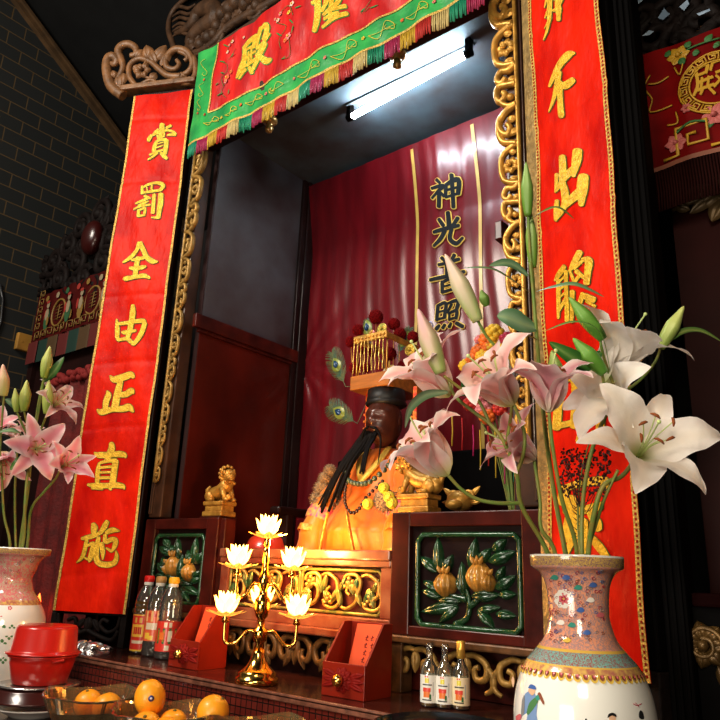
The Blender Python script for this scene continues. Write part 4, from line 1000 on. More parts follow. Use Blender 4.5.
for (px, py), lv in BULBS:
    if lv == 0: c = V((LX, LY, 1.452))
    elif lv == 1:
        s = -1 if px < 260 else 1; c = V((LX+s*.066, LY+s*.06, 1.352))
    elif lv == 2:
        s = -1 if px < 260 else 1; c = V((LX+s*.086, LY+s*.075, 1.205))
    else: c = V((LX-.056, LY+.050, 1.228))
    if lv:
        z0 = 1.285 if lv == 1 else 1.142
        d = V((c.x-LX, c.y-LY, 0)); L = d.length; d.normalize()
        b = B()
        P0 = V((LX, LY, z0)); 
        b.tube(smooth([P0, P0+d*L*.35+V((0,0,.012)), P0+d*L*.68+V((0,0,-.026)), P0+d*L*.95+V((0,0,-.024)), V((c.x, c.y, z0+.01)), V((c.x, c.y, c.z-.022))], 5), .0055, 10)
        b.lathe([(.006,-.03),(.011,-.028),(.012,-.018),(.009,-.012),(.014,-.004)], c, 14)
        obj('arm', b, brass, t)
    else:
        b = B(); b.lathe([(.006,-.042),(.012,-.03),(.010,-.015),(.014,-.004)], c, 14); obj('top_holder', b, brass, t)
    b = B(); cup(b, c+V((0,0,-.010)), .046, 9, .020, .014, .034, 0); lf = obj('lotus_leaf', b, petal_b, t)
    b = B(); cup(b, c, .042, 8, .003, .050, .036, 1); cup(b, c, .030, 7, .0, .064, .031, 2); obj('lotus_bulb', b, glow, lf)
    b = B(); b.sphere(c+V((0,0,.028)), .015, 10, (1,1,1.4)); obj('bulb_core', b, core, lf)

# ------------------------------------------------------------------ red divination boxes with cards
boxm = mat('red_box_lacquer', (.30,.020,.006), .4, var=.3, vscale=6, coat=.15, spec=.3)
cardm = mat('orange_red_card', (.80,.10,.02), .6, var=.12, vscale=6)
def cardbox(P, ang, w, dp, hf, hb, lab, labc, copy_of=None):
    t = thing('card_box', lab, 'box', P)
    M_ = Matrix.Translation(P) @ Matrix.Rotation(ang, 4, 'Z')
    def BB(): return B(M_)
    th = .007
    b = BB(); b.box(-w/2, w/2, -dp/2, -dp/2+th, 0, hf, .002); obj('front_board', b, boxm, t)
    b = BB(); b.box(-w/2, w/2, dp/2-th, dp/2, 0, hb, .002); obj('back_board', b, boxm, t)
    b = BB(); b.box(-w/2+th, w/2-th, -dp/2+th, dp/2-th, .0005, th); obj('bottom_board', b, boxm, t)
    for s in (-1, 1):
        b = BB(); x0, x1 = sorted((s*w/2, s*(w/2-th)))
        pts = [(-dp/2+th, 0), (dp/2-th, 0), (dp/2-th, hb), (dp/2-.045, hb), (-dp/2+th, hf)]
        i0 = [b.vert((x0, p[0], p[1])) for p in pts]; i1 = [b.vert((x1, p[0], p[1])) for p in pts]
        b.face(i0[::-1], False); b.face(i1, False)
        for k in range(5): b.face((i0[k], i0[(k+1) % 5], i1[(k+1) % 5], i1[k]), False)
        obj('side_board', b, boxm, t)
    # gathered ribbon rosette and gold knob
    rb = mat('dark_red_ribbon', (.22,.010,.006), .55, bump=.5, bscale=60, spec=.15)
    b = B(M_ @ frame((0, -dp/2, hf*.52), (1,0,0), (0,-1,0)))
    b.rosette((0, 0), .036, 9, .010, .001); b.rosette((0, 0), .026, 8, .012, .006, .3); b.rosette((.0, 0), .017, 7, .012, .011, .1)
    for s in (-1, 1):
        for q in (-1, 0, 1): b.leaf((s*.02, q*.006), (s*(w/2-.002), q*.022), .02, .006, .001)
    rbo = obj('ribbon_rosette', b, rb, t)
    b = B(M_ @ frame((0, -dp/2-.018, hf*.52), (1,0,0), (0,-1,0))); b.lathe([(.002,-.002),(.014,0),(.018,.007),(.014,.016),(.002,.021)], (0,0,0), 18); obj('knob', b, brass, rbo)
    b = B(M_); tl = .0
    b.poly([(-w*.34, dp/2-th-.058, th+.004), (w*.40, dp/2-th-.058, th+.004), (w*.40, dp/2-th-.004, hb-.004), (-w*.30, dp/2-th-.004, hb-.006)]); b.poly([(-w*.34, dp/2-th-.0568, th+.004), (-w*.30, dp/2-th-.0028, hb-.006), (w*.40, dp/2-th-.0028, hb-.004), (w*.40, dp/2-th-.0568, th+.004)])
    c = obj('card', b, cardm, origin=M_ @ V((0, dp/2-.03, th+.004))); tag(c, labc, 'card')
    # faint brush writing on the card
    b = B(M_); rn = random.Random(4)
    def cp(a, h): return (w*a, dp/2-th-.058+.054*h-.0012, th+.004+(hb-th-.01)*h)
    for col in range(3):
        for k in range(5):
            a = .02+.12*col+rn.uniform(-.02, .02); h = .35+.11*k
            b.tube([cp(a-.035, h), cp(a+.03, h+.02)], .0011, 4); b.tube([cp(a, h+.04), cp(a-.01, h-.03)], .0011, 4); b.tube([cp(a-.03, h-.03), cp(a+.04, h-.035)], .0009, 4)
    obj('writing', b, mat('dark_red_ink', (.16,.01,.01), .6), c)
p1 = wz = at(345, 699, Z=1.0); p2 = at(187, 669, Z=1.0)
cardbox(V((.408, 1.752, 1.0005)), radians(2), .155, .135, .092, .200, 'small open red lacquered box with a ribbon rosette, right of the lotus lamp', 'orange red card with faint writing in the box right of the lotus lamp')
cardbox(V((-.335, 1.765, 1.0005)), radians(2), .155, .135, .092, .205, 'small open red lacquered box with a ribbon rosette, between the oil bottles and lotus lamp', 'orange red card with faint writing in the box beside the oil bottles')

# ------------------------------------------------------------------ oil bottles
pet = clear('clear_plastic', (.93,.93,.86), .06, .06, .94)
def oil_bottle(P, capc, labc, lab2, liq, lvl, lab, neckc=None, topm=(.8,.78,.72)):
    t = thing('oil_bottle', lab, 'bottle', P)
    R_ = .046
    prof = [(.0,.0008),(.040,.0008),(R_,.008),(R_,.135),(.045,.140),(.042,.146),(.046,.152),(.043,.160),(.046,.168),(.042,.176),(.046,.184),(.043,.194),(.044,.204),(.040,.222),(.030,.246),(.019,.262),(.017,.274)]
    b = B(); b.lathe(prof, P, 28, cap=False); obj('bottle_body', b, pet, t)
    b = B(); b.lathe([(.018,.262),(.0195,.264),(.0195,.276)], P, 18, cap=False); obj('neck_ring', b, mat('white_ring', topm, .4), t)
    b = B(); b.lathe([(.0195,.275),(.0205,.277),(.0205,.296),(.018,.300),(.001,.301)], P, 24, cap=False)
    for k in range(24): a = 2*pi*k/24; b.box(P.x+cos(a)*.0202-.0006, P.x+cos(a)*.0202+.0006, P.y+sin(a)*.0202-.0006, P.y+sin(a)*.0202+.0006, P.z+.278, P.z+.295)
    obj('cap', b, mat('cap_'+capc[0], capc[1], .35), t)
    b = B(); b.lathe([(.001,.003),(.039,.003),(.0445,.009),(.0445,lvl),(.001,lvl)], P, 24, cap=False); obj('oil', b, mat('liquid_'+liq[0], liq[1], .12, coat=.4), t)
    z0, z1 = lab2
    b = B(); b.lathe([(R_+.0006,z0),(R_+.0006,z1)], P, 32, cap=False); l_ = obj('label', b, mat('label_'+labc[0], labc[1], .4, coat=.3), t)
    return t, l_
def label_marks(l_, P, items, R_=.0475):
    """coloured blocks printed on a bottle label; angles in degrees round the bottle, 0 faces -Y"""
    groups = {}
    for (a0, a1, z0, z1, nm, c) in items: groups.setdefault((nm, c), []).append((a0, a1, z0, z1))
    for (nm, c), L in groups.items():
        b = B()
        for (a0, a1, z0, z1) in L:
            b.grid(lambda i, j: (P.x+R_*sin(radians(a0+(a1-a0)*i)), P.y-R_*cos(radians(a0+(a1-a0)*i)), P.z+z0+(z1-z0)*j), 6, 1)
        obj('label_print', b, mat('print_'+nm, c, .4, coat=.3), l_)
P = V((-.780, 1.838, 1.0)); t, l_ = oil_bottle(P, ('red', (.62,.015,.012)), ('red', (.66,.045,.025)), (.012,.150), ('amber', (.10,.05,.012)), .20, 'oil bottle with a red cap and red label, farthest left beside the couplet banner')
label_marks(l_, P, [(-10,60,.065,.112,'yellow',(.80,.52,.06)),(0,45,.075,.102,'red2',(.55,.03,.02)),(-20,80,.145,.149,'yellow',(.80,.52,.06)),(-20,80,.012,.018,'yellow',(.80,.52,.06)),(5,18,.118,.138,'gold',(.75,.45,.1)),(30,44,.118,.138,'gold',(.75,.45,.1)),(-5,65,.040,.052,'cream',(.75,.62,.45))])
P = V((-.683, 1.826, 1.0)); t, l_ = oil_bottle(P, ('gold', (.45,.26,.09)), ('orange', (.72,.13,.05)), (.058,.170), ('soy', (.018,.007,.004)), .056, 'oil bottle with a brown cap, middle of the three beside the couplet banner', topm=(.5,.34,.18))
label_marks(l_, P, [(-90,90,.13,.17,'peach',(.82,.50,.22)),(0,60,.10,.125,'cream',(.75,.62,.45)),(0,26,.066,.088,'yellow',(.80,.60,.05)),(20,44,.062,.078,'yellow',(.80,.60,.05)),(8,20,.148,.160,'red2',(.55,.03,.02)),(40,52,.148,.160,'red2',(.55,.03,.02))])
P = V((-.580, 1.812, 1.0)); t, l_ = oil_bottle(P, ('yellow', (.80,.46,.03)), ('red', (.66,.045,.025)), (.030,.138), ('soy', (.018,.007,.004)), .028, 'clear plastic oil bottle with a yellow cap, nearest to the red card box')
label_marks(l_, P, [(-90,90,.058,.112,'green',(.03,.16,.05)),(-90,90,.064,.106,'yellow',(.80,.60,.05)),(10,34,.072,.098,'orange',(.75,.2,.03)),(28,44,.116,.134,'cream',(.75,.62,.45)),(52,66,.116,.134,'cream',(.75,.62,.45)),(50,70,.066,.104,'cream',(.75,.62,.45)),(40,60,.034,.052,'cream',(.75,.62,.45))])

# ------------------------------------------------------------------ small sauce bottles
glassm = clear('clear_glass', (.90,.90,.84), .10, .03, .95)
def sauce(P, capped, lab, tint):
    t = thing('sauce_bottle', lab, 'bottle', P)
    b = B(); b.lathe([(.0,.0008),(.021,.0008),(.0245,.005),(.0245,.086),(.022,.100),(.014,.112),(.0092,.122),(.0088,.150),(.011,.152),(.011,.160),(.0085,.162)], P, 24, cap=False); obj('bottle_body', b, glassm, t)
    b = B(); b.lathe([(.001,.004),(.021,.004),(.0228,.007),(.0228,.016),(.001,.016)], P, 20, cap=False); obj('sauce', b, mat('golden_sauce', (.45,.25,.05), .15), t)
    b = B(); b.lathe([(.0249,.012),(.0249,.082)], P, 28, cap=False); l_ = obj('label', b, mat('label_'+tint, (.78,.76,.70) if tint == 'white' else (.78,.66,.44), .45), t)
    label_marks(l_, P, [(5,30,.062,.074,'yellowgreen',(.72,.62,.05)),(-12,50,.056,.059,'ink',(.05,.05,.05)),(-8,42,.040,.050,'scarlet',(.70,.07,.04)),(-4,38,.026,.040,'orange',(.80,.22,.03)),(34,46,.022,.034,'green',(.03,.25,.06)),(-14,48,.018,.021,'ink',(.05,.05,.05)),(4,12,.076,.080,'scarlet',(.70,.07,.04)),(18,26,.076,.080,'scarlet',(.70,.07,.04)),(56,62,.030,.065,'greyring',(.5,.5,.48))], .0252)
    if capped:
        b = B(); b.lathe([(.0095,.128),(.0118,.129),(.0118,.148),(.0125,.150),(.0125,.154),(.0118,.156),(.0118,.172),(.010,.174),(.001,.1745)], P, 24, cap=False); obj('cap', b, mat('gold_foil_cap', (.80,.50,.10), .3, metal=.6), t)
sauce(at(429, 706.5, Z=1.0), False, 'open glass sauce bottle with white label, leftmost of the three below the carved panel', 'white')
sauce(at(444.5, 708, Z=1.0), False, 'open glass sauce bottle with white label, middle of the three below the carved panel', 'white')
sauce(at(461, 709.5, Z=1.0), True, 'glass sauce bottle with gold cap and cream label beside the big vase', 'cream')

# black bowl at the lower edge
c = at(455, 727, Z=.97)
bowlm = mat('black_glazed_bowl', (.010,.009,.009), .15, coat=.6)
b = B(); R_ = .135; pb_ = at(444, 711.5, Z=1.050); dh_ = V((pb_.x-CAM.x, pb_.y-CAM.y, 0)).normalized(); c = V((pb_.x, pb_.y, ZT))-dh_*.148
R_ = .145; b.lathe([(.0,.001),(.065,.001),(.07,.014),(.105,.06),(.132,.125),(R_,.182),(R_+.003,.188),(R_-.004,.190),(.125,.125),(.098,.065),(.05,.022),(.0,.020)], c, 56, cap=False)
o = obj('black_bowl', b, bowlm, origin=c); tag(o, 'deep black glazed bowl in front of the small sauce bottles at the lower edge', 'bowl')

# crumpled foil by the banner foot
b = B(WINGL); rn = random.Random(8)
P0 = [ (-.27+.25*i/22) for i in range(23)]
pts = [[None]*8 for _ in P0]
for i, u in enumerate(P0):
    e = sin(pi*i/22)
    for j in range(8):
        a = pi*j/7
        pts[i][j] = b.vert((u+rn.uniform(-.006,.006), 1.0015+(.026*sin(a)+rn.uniform(-.005,.007)*sin(a))*(.3+.7*e), .055+.03*cos(a)*(.4+.6*e)+rn.uniform(-.004,.004)))
b.smooth = False
for i in range(22):
    for j in range(7): b.face((pts[i][j], pts[i+1][j], pts[i+1][j+1], pts[i][j+1]))
o = obj('crumpled_foil', b, mat('silver_foil', (.75,.74,.74), .22, metal=.9)); tag(o, 'crumpled silver foil lying on the altar under the left couplet banner', 'foil')

# ------------------------------------------------------------------ red containers on trays
redp = mat('red_plastic', (.52,.018,.010), .28, coat=.4, var=.12, vscale=5)
tc = at(39, 683, Z=ZT+.0972); tc.z = 0
rimz = ZT
m_ = mat('white_saucer', (.62,.60,.56), .2, coat=.4)
b = B(); b.lathe([(.0,.001),(.075,.001),(.08,.006),(.118,.026),(.128,.030),(.126,.033),(.08,.012),(.0,.010)], tc+V((0,0,ZT)), 48, cap=False)
o = obj('saucer', b, m_, origin=tc+V((0,0,ZT))); tag(o, 'pale saucer at the bottom under the dark tray and red containers', 'plate')
b = B(); b.lathe([(.0,.0),(.07,.0),(.12,.010),(.140,.016),(.142,.020),(.13,.022),(.13,.050),(.118,.056),(.0,.054)], tc+V((0,0,ZT+.0335)), 48, cap=False)
o = obj('tray', b, mat('dark_red_tray', (.05,.010,.008), .25, coat=.3), origin=tc+V((0,0,ZT+.0335))); tag(o, 'dark red tray on the saucer carrying the red containers', 'tray')
b = B(); b.lathe([(.0,.0),(.095,.0),(.128,.004),(.130,.007),(.09,.006),(.0,.005)], tc+V((0,0,ZT+.0898)), 48, cap=False)
o = obj('steel_plate', b, mat('steel_plate_metal', (.6,.58,.56), .22, metal=.9), origin=tc+V((0,0,ZT+.0898))); tag(o, 'thin steel plate between the dark tray and the lower red container', 'plate')
zc = ZT+.0972
b = B(); b.lathe([(.0,.0),(.080,.0),(.085,.004),(.101,.066),(.102,.080),(.110,.084),(.111,.088),(.106,.090),(.099,.082),(.082,.008),(.0,.006)], tc+V((0,0,zc)), 48, cap=False)
for s in (-1, 1): b.tube([tc+V((s*.098, -.02, zc+.076)), tc+V((s*.122, 0, zc+.080)), tc+V((s*.098, .02, zc+.076))], .005, 8)
o = obj('red_container', b, redp, origin=tc+V((0,0,zc))); tag(o, 'red plastic tub standing upright under an inverted one beside the left vase', 'container')
zc2 = zc+.0905
b = B(); b.lathe([(.110,.0),(.117,.001),(.118,.005),(.108,.008),(.103,.014),(.096,.080),(.091,.087),(.083,.089),(.0,.089)], tc+V((.0,0,zc2)), 48, cap=False)
o = obj('red_container', b, redp, origin=tc+V((0,0,zc2))); tag(o, 'red plastic tub turned upside down on top of another beside the left vase', 'container')
b = B(WINGL)

# ------------------------------------------------------------------ crystal bowls and oranges
cry = clear('amber_crystal', (.92,.68,.34), .05, .07, .90)
ZBW = .106
def crystal(c, rot, lab):
    b = B(Matrix.Translation(c) @ Matrix.Rotation(rot, 4, 'Z') @ Matrix.Diagonal((1.16, 1.16, 1, 1)))
    n = 64
    def rad(a, h):
        sq = 1+.16*abs(cos(2*a))**3     # four pointed corners
        return sq
    rings = []
    for (r, z, fl) in ((.0,.0008,0),(.055,.0008,0),(.066,.008,.3),(.088,.04,.8),(.106,.074,1),(.117,ZBW-.006,1),(.119,ZBW,1),(.115,ZBW+.0015,1),(.110,ZBW-.006,1),(.098,.072,1),(.080,.042,.8),(.058,.013,.2),(.0,.011,0)):
        ring = []
        for k in range(n):
            a = 2*pi*k/n
            f_ = 1+(rad(a, z)-1)*fl+.014*fl*(1 if k % 4 < 2 else -1)
            zz = z+(.010*abs(cos(2*a))**4*fl if z > .09 else 0)
            ring.append(b.vert((r*f_*cos(a), r*f_*sin(a), zz)))
        rings.append(ring)
    b.smooth = False
    for i in range(len(rings)-1):
        for k in range(n): b.face((rings[i][k], rings[i][(k+1) % n], rings[i+1][(k+1) % n], rings[i+1][k]))
    o = obj('crystal_bowl', b, cry, origin=c); tag(o, lab, 'bowl')
b1 = V((-.235, 1.30, ZT)); b2 = V((.105, 1.31, ZT)); b3 = V((.415, 1.37, ZT))
crystal(b1, .35, 'amber cut glass bowl with two oranges beside the red containers')
crystal(b2, .3, 'amber cut glass bowl in the middle with a tall orange heaped on top')
crystal(b3, .3, 'amber cut glass bowl with one big orange below the lotus lamp')
orm = mat('orange_peel', (.88,.33,.012), .42, var=.25, vscale=9, vcol=(.86,.40,.02), bump=.12, bscale=170, coat=.15, sss=.08)
def orange(P, r, s, rot, lab, sticker=None, grp=None):
    b = B()
    Rm_ = Matrix.Rotation(rot[0], 3, 'X') @ Matrix.Rotation(rot[1], 3, 'Y')
    def f_(i, j):
        a = 2*pi*i; h = pi*j
        rr = r*(1-.06*math.exp(-(h/.22)**2)-.05*math.exp(-((pi-h)/.25)**2))
        return V(P)+Rm_ @ V((rr*sin(h)*cos(a), rr*sin(h)*sin(a), rr*s*cos(h)))
    b.grid(f_, 32, 20)
    o = obj('orange', b, orm, origin=V(P)-V((0,0,r))); tag(o, lab, 'orange', grp)
    b = B(); q = V(P)+Rm_ @ V((0,0,r*s*.965)); b.rosette_at = None
    b.lathe([(.001,.003),(.0035,.0025),(.005,.0)], q, 10, axis=tuple(Rm_ @ V((0,0,1)))); obj('stem_end', b, mat('green_brown_calyx', (.16,.14,.03), .7), o)
    if sticker is not None:
        d = V(sticker).normalized(); b = B(); b.lathe([(.001,.0022),(.0075,.0016),(.008,.0)], V(P)+d*r*.995, 16, axis=tuple(d)); st = obj('sticker', b, mat('navy_sticker', (.03,.03,.16), .3), o)
        b = B(); b.lathe([(.001,.0032),(.0035,.0028)], V(P)+d*r*.995, 12, axis=tuple(d)); obj('sticker_dot', b, mat('white_sticker', (.75,.7,.75), .3), st)
q = at(150, 698, Y=b2.y-.0)
orange(V((q.x, q.y, q.z)), .042, 1.18, (.15, -.2), 'tall orange with a navy sticker heaped on top of the middle bowl', (.8,-.5,.12))
zq = ZT+.0135
orange(V((b2.x-.040, b2.y-.030, zq+.051)), .041, .96, (.5, .4), 'orange low in the front left of the middle bowl', grp=None)
orange(V((b2.x+.040, b2.y-.026, zq+.049)), .040, .97, (.3, -.6), 'orange low in the front right of the middle bowl')
orange(V((b2.x-.015, b2.y+.040, zq+.053)), .040, .97, (.1, .2), 'orange at the back of the middle bowl under the tall one')
q = at(213, 712, Y=b3.y)
orange(V((q.x, q.y, q.z)), .043, .98, (-.35, .5), 'big round orange on top of the bowl below the lotus lamp', (.35,-.9,-.25))
orange(V((b3.x-.04, b3.y-.015, zq+.043)), .040, .97, (.2, .2), 'orange lying low at the left of the bowl below the lotus lamp')
orange(V((b3.x+.045, b3.y+.01, zq+.043)), .040, .97, (.2, .2), 'orange lying low at the right of the bowl below the lotus lamp')
orange(V((b1.x-.035, b1.y+.01, zq+.062)), .041, .98, (.3, .1), 'left orange of the two in the bowl beside the red containers')
orange(V((b1.x+.05, b1.y+.02, zq+.062)), .042, .97, (.2, -.3), 'right orange of the two in the bowl beside the red containers')
# ------------------------------------------------------------------ porcelain vases
def vmat(name, base, c2, scale, rough=.15):
    """enamel ground with a fine scroll pattern"""
    if name in MATS: return MATS[name]
    mt = mat(name, base, rough, coat=.5); nt = mt.node_tree; N = nt.nodes; L = nt.links; bs = N['Principled BSDF']
    tc = N.new('ShaderNodeTexCoord'); vo = N.new('ShaderNodeTexVoronoi'); vo.feature = 'DISTANCE_TO_EDGE'; vo.inputs['Scale'].default_value = scale
    nz = N.new('ShaderNodeTexNoise'); nz.inputs['Scale'].default_value = scale*.6
    mx = N.new('ShaderNodeMix'); mx.data_type = 'VECTOR'; mx.inputs['Factor'].default_value = .05
    L.new(tc.outputs['Object'], mx.inputs['A']); L.new(nz.outputs['Color'], mx.inputs['B']); L.new(mx.outputs['Result'], vo.inputs['Vector'])
    rp = N.new('ShaderNodeMapRange'); rp.inputs['From Min'].default_value = .05; rp.inputs['From Max'].default_value = .12
    L.new(vo.outputs['Distance'], rp.inputs['Value'])
    cm = N.new('ShaderNodeMix'); cm.data_type = 'RGBA'; cm.inputs['A'].default_value = (*c2, 1); cm.inputs['B'].default_value = (*base, 1)
    L.new(rp.outputs['Result'], cm.inputs['Factor']); L.new(cm.outputs['Result'], bs.inputs['Base Color'])
    return mt
pal_v = {'pink': (.62,.16,.18), 'white': (.80,.76,.70), 'blue': (.08,.16,.42), 'green': (.06,.30,.24), 'yellow': (.72,.50,.10), 'skin': (.70,.45,.30), 'robe': (.22,.33,.55), 'grey': (.25,.26,.27), 'black': (.02,.02,.02), 'crimson': (.4,.03,.07), 'leaf': (.10,.24,.10), 'brown': (.28,.10,.06)}
def vase(t, P, prof, zs, rs, neckm, nm, plain=False):
    PF = [(r*rs, z*zs) for r, z in prof]
    mats = [porc, neckm, vmat('vase_turquoise_band', (.22,.46,.42), (.35,.12,.12), 75), mat('vase_yellow_line', (.70,.46,.10), .2, coat=.5), vmat('vase_rim_band', (.62,.42,.12), (.22,.12,.16), 95), mat('vase_ruyi', (.45,.17,.12), .2, coat=.5, var=.7, vscale=80, vcol=(.72,.50,.14))]
    n = 64
    def rad(z):
        for k in range(len(PF)-1):
            if PF[k+1][1] <= z <= PF[k][1]:
                f_ = (z-PF[k][1])/(PF[k+1][1]-PF[k][1]); return PF[k][0]*(1-f_)+PF[k+1][0]*f_
        return PF[-1][0]
    SM = smooth([(r, z) for r, z in PF[3:]], 9)
    prof_all = [(PF[3][0]*.62, PF[0][1]-.075*zs), (PF[0][0]-.008*rs, PF[0][1]-.004)]+PF[:3]+SM
    b = B(); rings = []
    for r, z in prof_all: rings.append([b.vert(P+V((r*cos(2*pi*k/n), r*sin(2*pi*k/n), z))) for k in range(n)])
    for i in range(len(rings)-1):
        zz = (prof_all[i][1]+prof_all[i+1][1])/2/zs
        b.m = 0
        if i == 3: b.m = 4
        elif i > 3:
            b.m = (1 if zz > -.188 else 5 if zz > -.204 else 0) if plain else 1 if zz > -.174 else 3 if zz > -.180 else 2 if zz > -.200 else 3 if zz > -.205 else 5 if zz > -.220 else 0
        for k in range(n): b.face((rings[i][k], rings[i+1][k], rings[i+1][(k+1) % n], rings[i][(k+1) % n]))
    b.m = 0; b.face(rings[-1], False)
    body = obj(nm, b, mats, t)
    def onv(px, py, off=.0006):
        r_ = ray(px, py); d = depth(P)
        for _ in range(12):
            p = CAM+r_*d; R_ = rad(p.z-P.z)
            # intersect horizontal circle
            a = r_.x**2+r_.y**2; ox, oy = CAM.x-P.x, CAM.y-P.y
            bq = 2*(ox*r_.x+oy*r_.y); cq = ox*ox+oy*oy-(R_+off)**2; ds = bq*bq-4*a*cq
            d = (-bq-sqrt(max(ds, 0)))/(2*a)
        return CAM+r_*d
    return body, onv, rad
PROF = [(.0935,0),(.0935,-.004),(.0925,-.022),(.088,-.026),(.074,-.036),(.0645,-.055),(.0605,-.078),(.059,-.105),(.0595,-.122),(.070,-.158),(.088,-.182),(.107,-.204),(.122,-.234),(.1315,-.27),(.135,-.315),(.130,-.39),(.115,-.45),(.100,-.50),(.088,-.528),(.090,-.532)]
def paint(body, onv, items):
    keys = list(pal_v); b = B()
    for it in items:
        b.m = keys.index(it[1])
        if it[0] == 'poly':
            c = onv(sum(q[0] for q in it[2])/len(it[2]), sum(q[1] for q in it[2])/len(it[2]), (it[3] if len(it) > 3 else .0006)+.0016)
            pts = [onv(q[0], q[1], (it[3] if len(it) > 3 else .0006)+.0012) for q in smooth(it[2]+[it[2][0]], 3)[:-1]]
            ic = b.vert(c); ii = [b.vert(p) for p in pts]
            for k in range(len(ii)): b.face((ic, ii[k], ii[(k+1) % len(ii)]))
        elif it[0] == 'line':
            b.tube([onv(q[0], q[1]) for q in smooth(it[2], 4)], it[3], 5, True, .6)
        elif it[0] == 'flower':
            x, y, r, n = it[2:6]
            for k in range(n):
                a = 2*pi*k/n
                pts = [(x+r*cos(a)*.62+r*.40*cos(q*pi/3), y+r*sin(a)*.62+r*.40*sin(q*pi/3)) for q in range(6)]
                ic = b.vert(onv(x+r*cos(a)*.62, y+r*sin(a)*.62, .0008)); ii = [b.vert(onv(p[0], p[1], .0006)) for p in pts]
                for k2 in range(6): b.face((ic, ii[k2], ii[(k2+1) % 6]))
    return obj('painted_motif', b, [mat('enamel_'+k, pal_v[k], .2, coat=.5) for k in keys], body)
PR = at(576, 556, D=1.45)
t = thing('porcelain_vase', 'big white porcelain vase with a salmon neck and painted figures, at the lower right', 'vase', (PR.x, PR.y, ZT))
bodyR, onR, radR = vase(t, PR, PROF, (PR.z-ZT)/.532, 1.0, vmat('vase_salmon_neck', (.74,.34,.22), (.42,.28,.28), 62), 'vase_body')
it = []
c5 = lambda x, y: (500+x/4, 540+y/4)
def fl(x, y, r, cols):
    X, Y = c5(x, y); 
    for rr, c, n in cols: it.append(('flower', c, X, Y, rr, n))
fl(255,235,10.0,[(10,'white',9)]); fl(255,235,6,[(6.5,'pink',7)]); fl(255,235,3,[(3.4,'crimson',5),(1.6,'yellow',4)])
for x, y, c in ((262,150,'blue'),(310,190,'green'),(370,180,'blue'),(320,280,'blue'),(285,340,'green'),(345,370,'blue'),(240,330,'white'),(265,400,'yellow'),(360,240,'white'),(400,300,'pink'),(215,150,'green')):
    X, Y = c5(x, y); it.append(('poly', c, [(X-4,Y+1),(X-1,Y-2.4),(X+3,Y-2),(X+4.5,Y+1),(X+1,Y+2.6)]))
for k in range(120):
    rn = random.Random(k*7+1); x = rn.uniform(195, 415); y = rn.uniform(125, 410)
    X, Y = c5(x, y); r = rn.uniform(1.4, 2.4); s = rn.choice((-1, 1))
    it.append(('line', rn.choice(('brown','grey','blue','crimson')), [(X+r*cos(s*q*1.1)*(1-q*.11), Y+r*sin(s*q*1.1)*(1-q*.11)) for q in range(6)], .0008))
paint(bodyR, onR, it); it = []
# robed man, boy and hanging tassel
def pl(c, pts, o=.0006): it.append(('poly', c, [c5(*q) for q in pts], o))
pl('robe', [(100,615),(128,600),(148,640),(146,700),(150,760),(70,760),(86,690)]); pl('grey', [(88,640),(98,620),(96,690),(84,700)], .001)
pl('skin', [(112,605),(118,590),(136,590),(140,608),(128,622)], .001); pl('blue', [(112,592),(122,577),(140,584),(142,598)], .0014)
pl('leaf', [(106,690),(118,650),(146,628),(150,648),(130,680),(112,700)], .001); pl('green', [(140,628),(160,612),(162,632),(148,642)], .001); pl('brown', [(150,615),(160,610),(176,648),(170,655)], .0012)
pl('skin', [(45,560),(52,545),(58,565),(52,590)], .0008); pl('pink', [(62,705),(80,695),(86,712),(66,725)], .0008)
pl('skin', [(436,704),(460,702),(462,722),(448,732),(438,724)]); pl('black', [(430,712),(434,697),(448,691),(462,696),(466,708),(448,702)], .001)
it.append(('line','crimson',[c5(532,655),c5(548,662),c5(566,655)],.0012)); it.append(('line','crimson',[c5(540,650),c5(556,668)],.001)); pl('black', [(562,680),(572,690),(576,715),(558,712),(556,692)], .0008)
pl('black', [(339,717),(344,714),(348,719),(342,723)], .0008)
paint(bodyR, onR, it)
def scallops(body, P, rad, z0, n, dz, rs):
    b = B()
    for k in range(n):
        a0 = 2*pi*k/n; hw_ = pi/n*.95
        for lay, (f_, mi) in enumerate(((1, 0), (.62, 1), (.3, 2))):
            b.m = mi; ii = []
            for q_ in range(11):
                t_ = pi*q_/10; a = a0+hw_*f_*cos(t_); z = z0-dz*f_*sin(t_)+.001*lay; r = rad(z)+.0028+.0003*lay
                ii.append(b.vert(P+V((r*cos(a), r*sin(a), z))))
            r = rad(z0+.004); ii.append(b.vert(P+V(((r+.0028+.0003*lay)*cos(a0-hw_*f_), (r+.0028+.0003*lay)*sin(a0-hw_*f_), z0+.004)))); ii.append(b.vert(P+V(((r+.0028+.0003*lay)*cos(a0+hw_*f_), (r+.0028+.0003*lay)*sin(a0+hw_*f_), z0+.004))))
            ic = b.vert(P+V(((r+.0034+.0003*lay)*cos(a0), (r+.0034+.0003*lay)*sin(a0), z0-dz*f_*.3)))
            for q_ in range(len(ii)): b.face((ic, ii[q_], ii[(q_+1) % len(ii)]))
    obj('scalloped_border', b, [mat('enamel_yellow', pal_v['yellow'], .2, coat=.5), mat('enamel_brown', pal_v['brown'], .2, coat=.5), mat('enamel_pink', pal_v['pink'], .2, coat=.5)], body)
scallops(bodyR, PR, radR, -.218, 50, .0085, 1)
PLv = at(19, 548, D=2.67)
t = thing('porcelain_vase', 'white porcelain vase with a pink patterned neck behind the red containers', 'vase', (PLv.x, PLv.y, ZT))
bodyL, onL, radL = vase(t, PLv, [(r*.95 if z > -.1 else r*.80 if z < -.2 else r*.86, z) for r, z in PROF], (PLv.z-ZT)/.532*1.0, 1.31, vmat('vase_pink_neck', (.60,.20,.20), (.50,.42,.30), 48), 'vase_body', True)
it = []
for x, y, r in ((4,630,5),(9,636,4),(2,644,5),(12,628,3.5),(7,650,4),(3,660,4)): it.append(('flower','leaf',x,y,r,4))
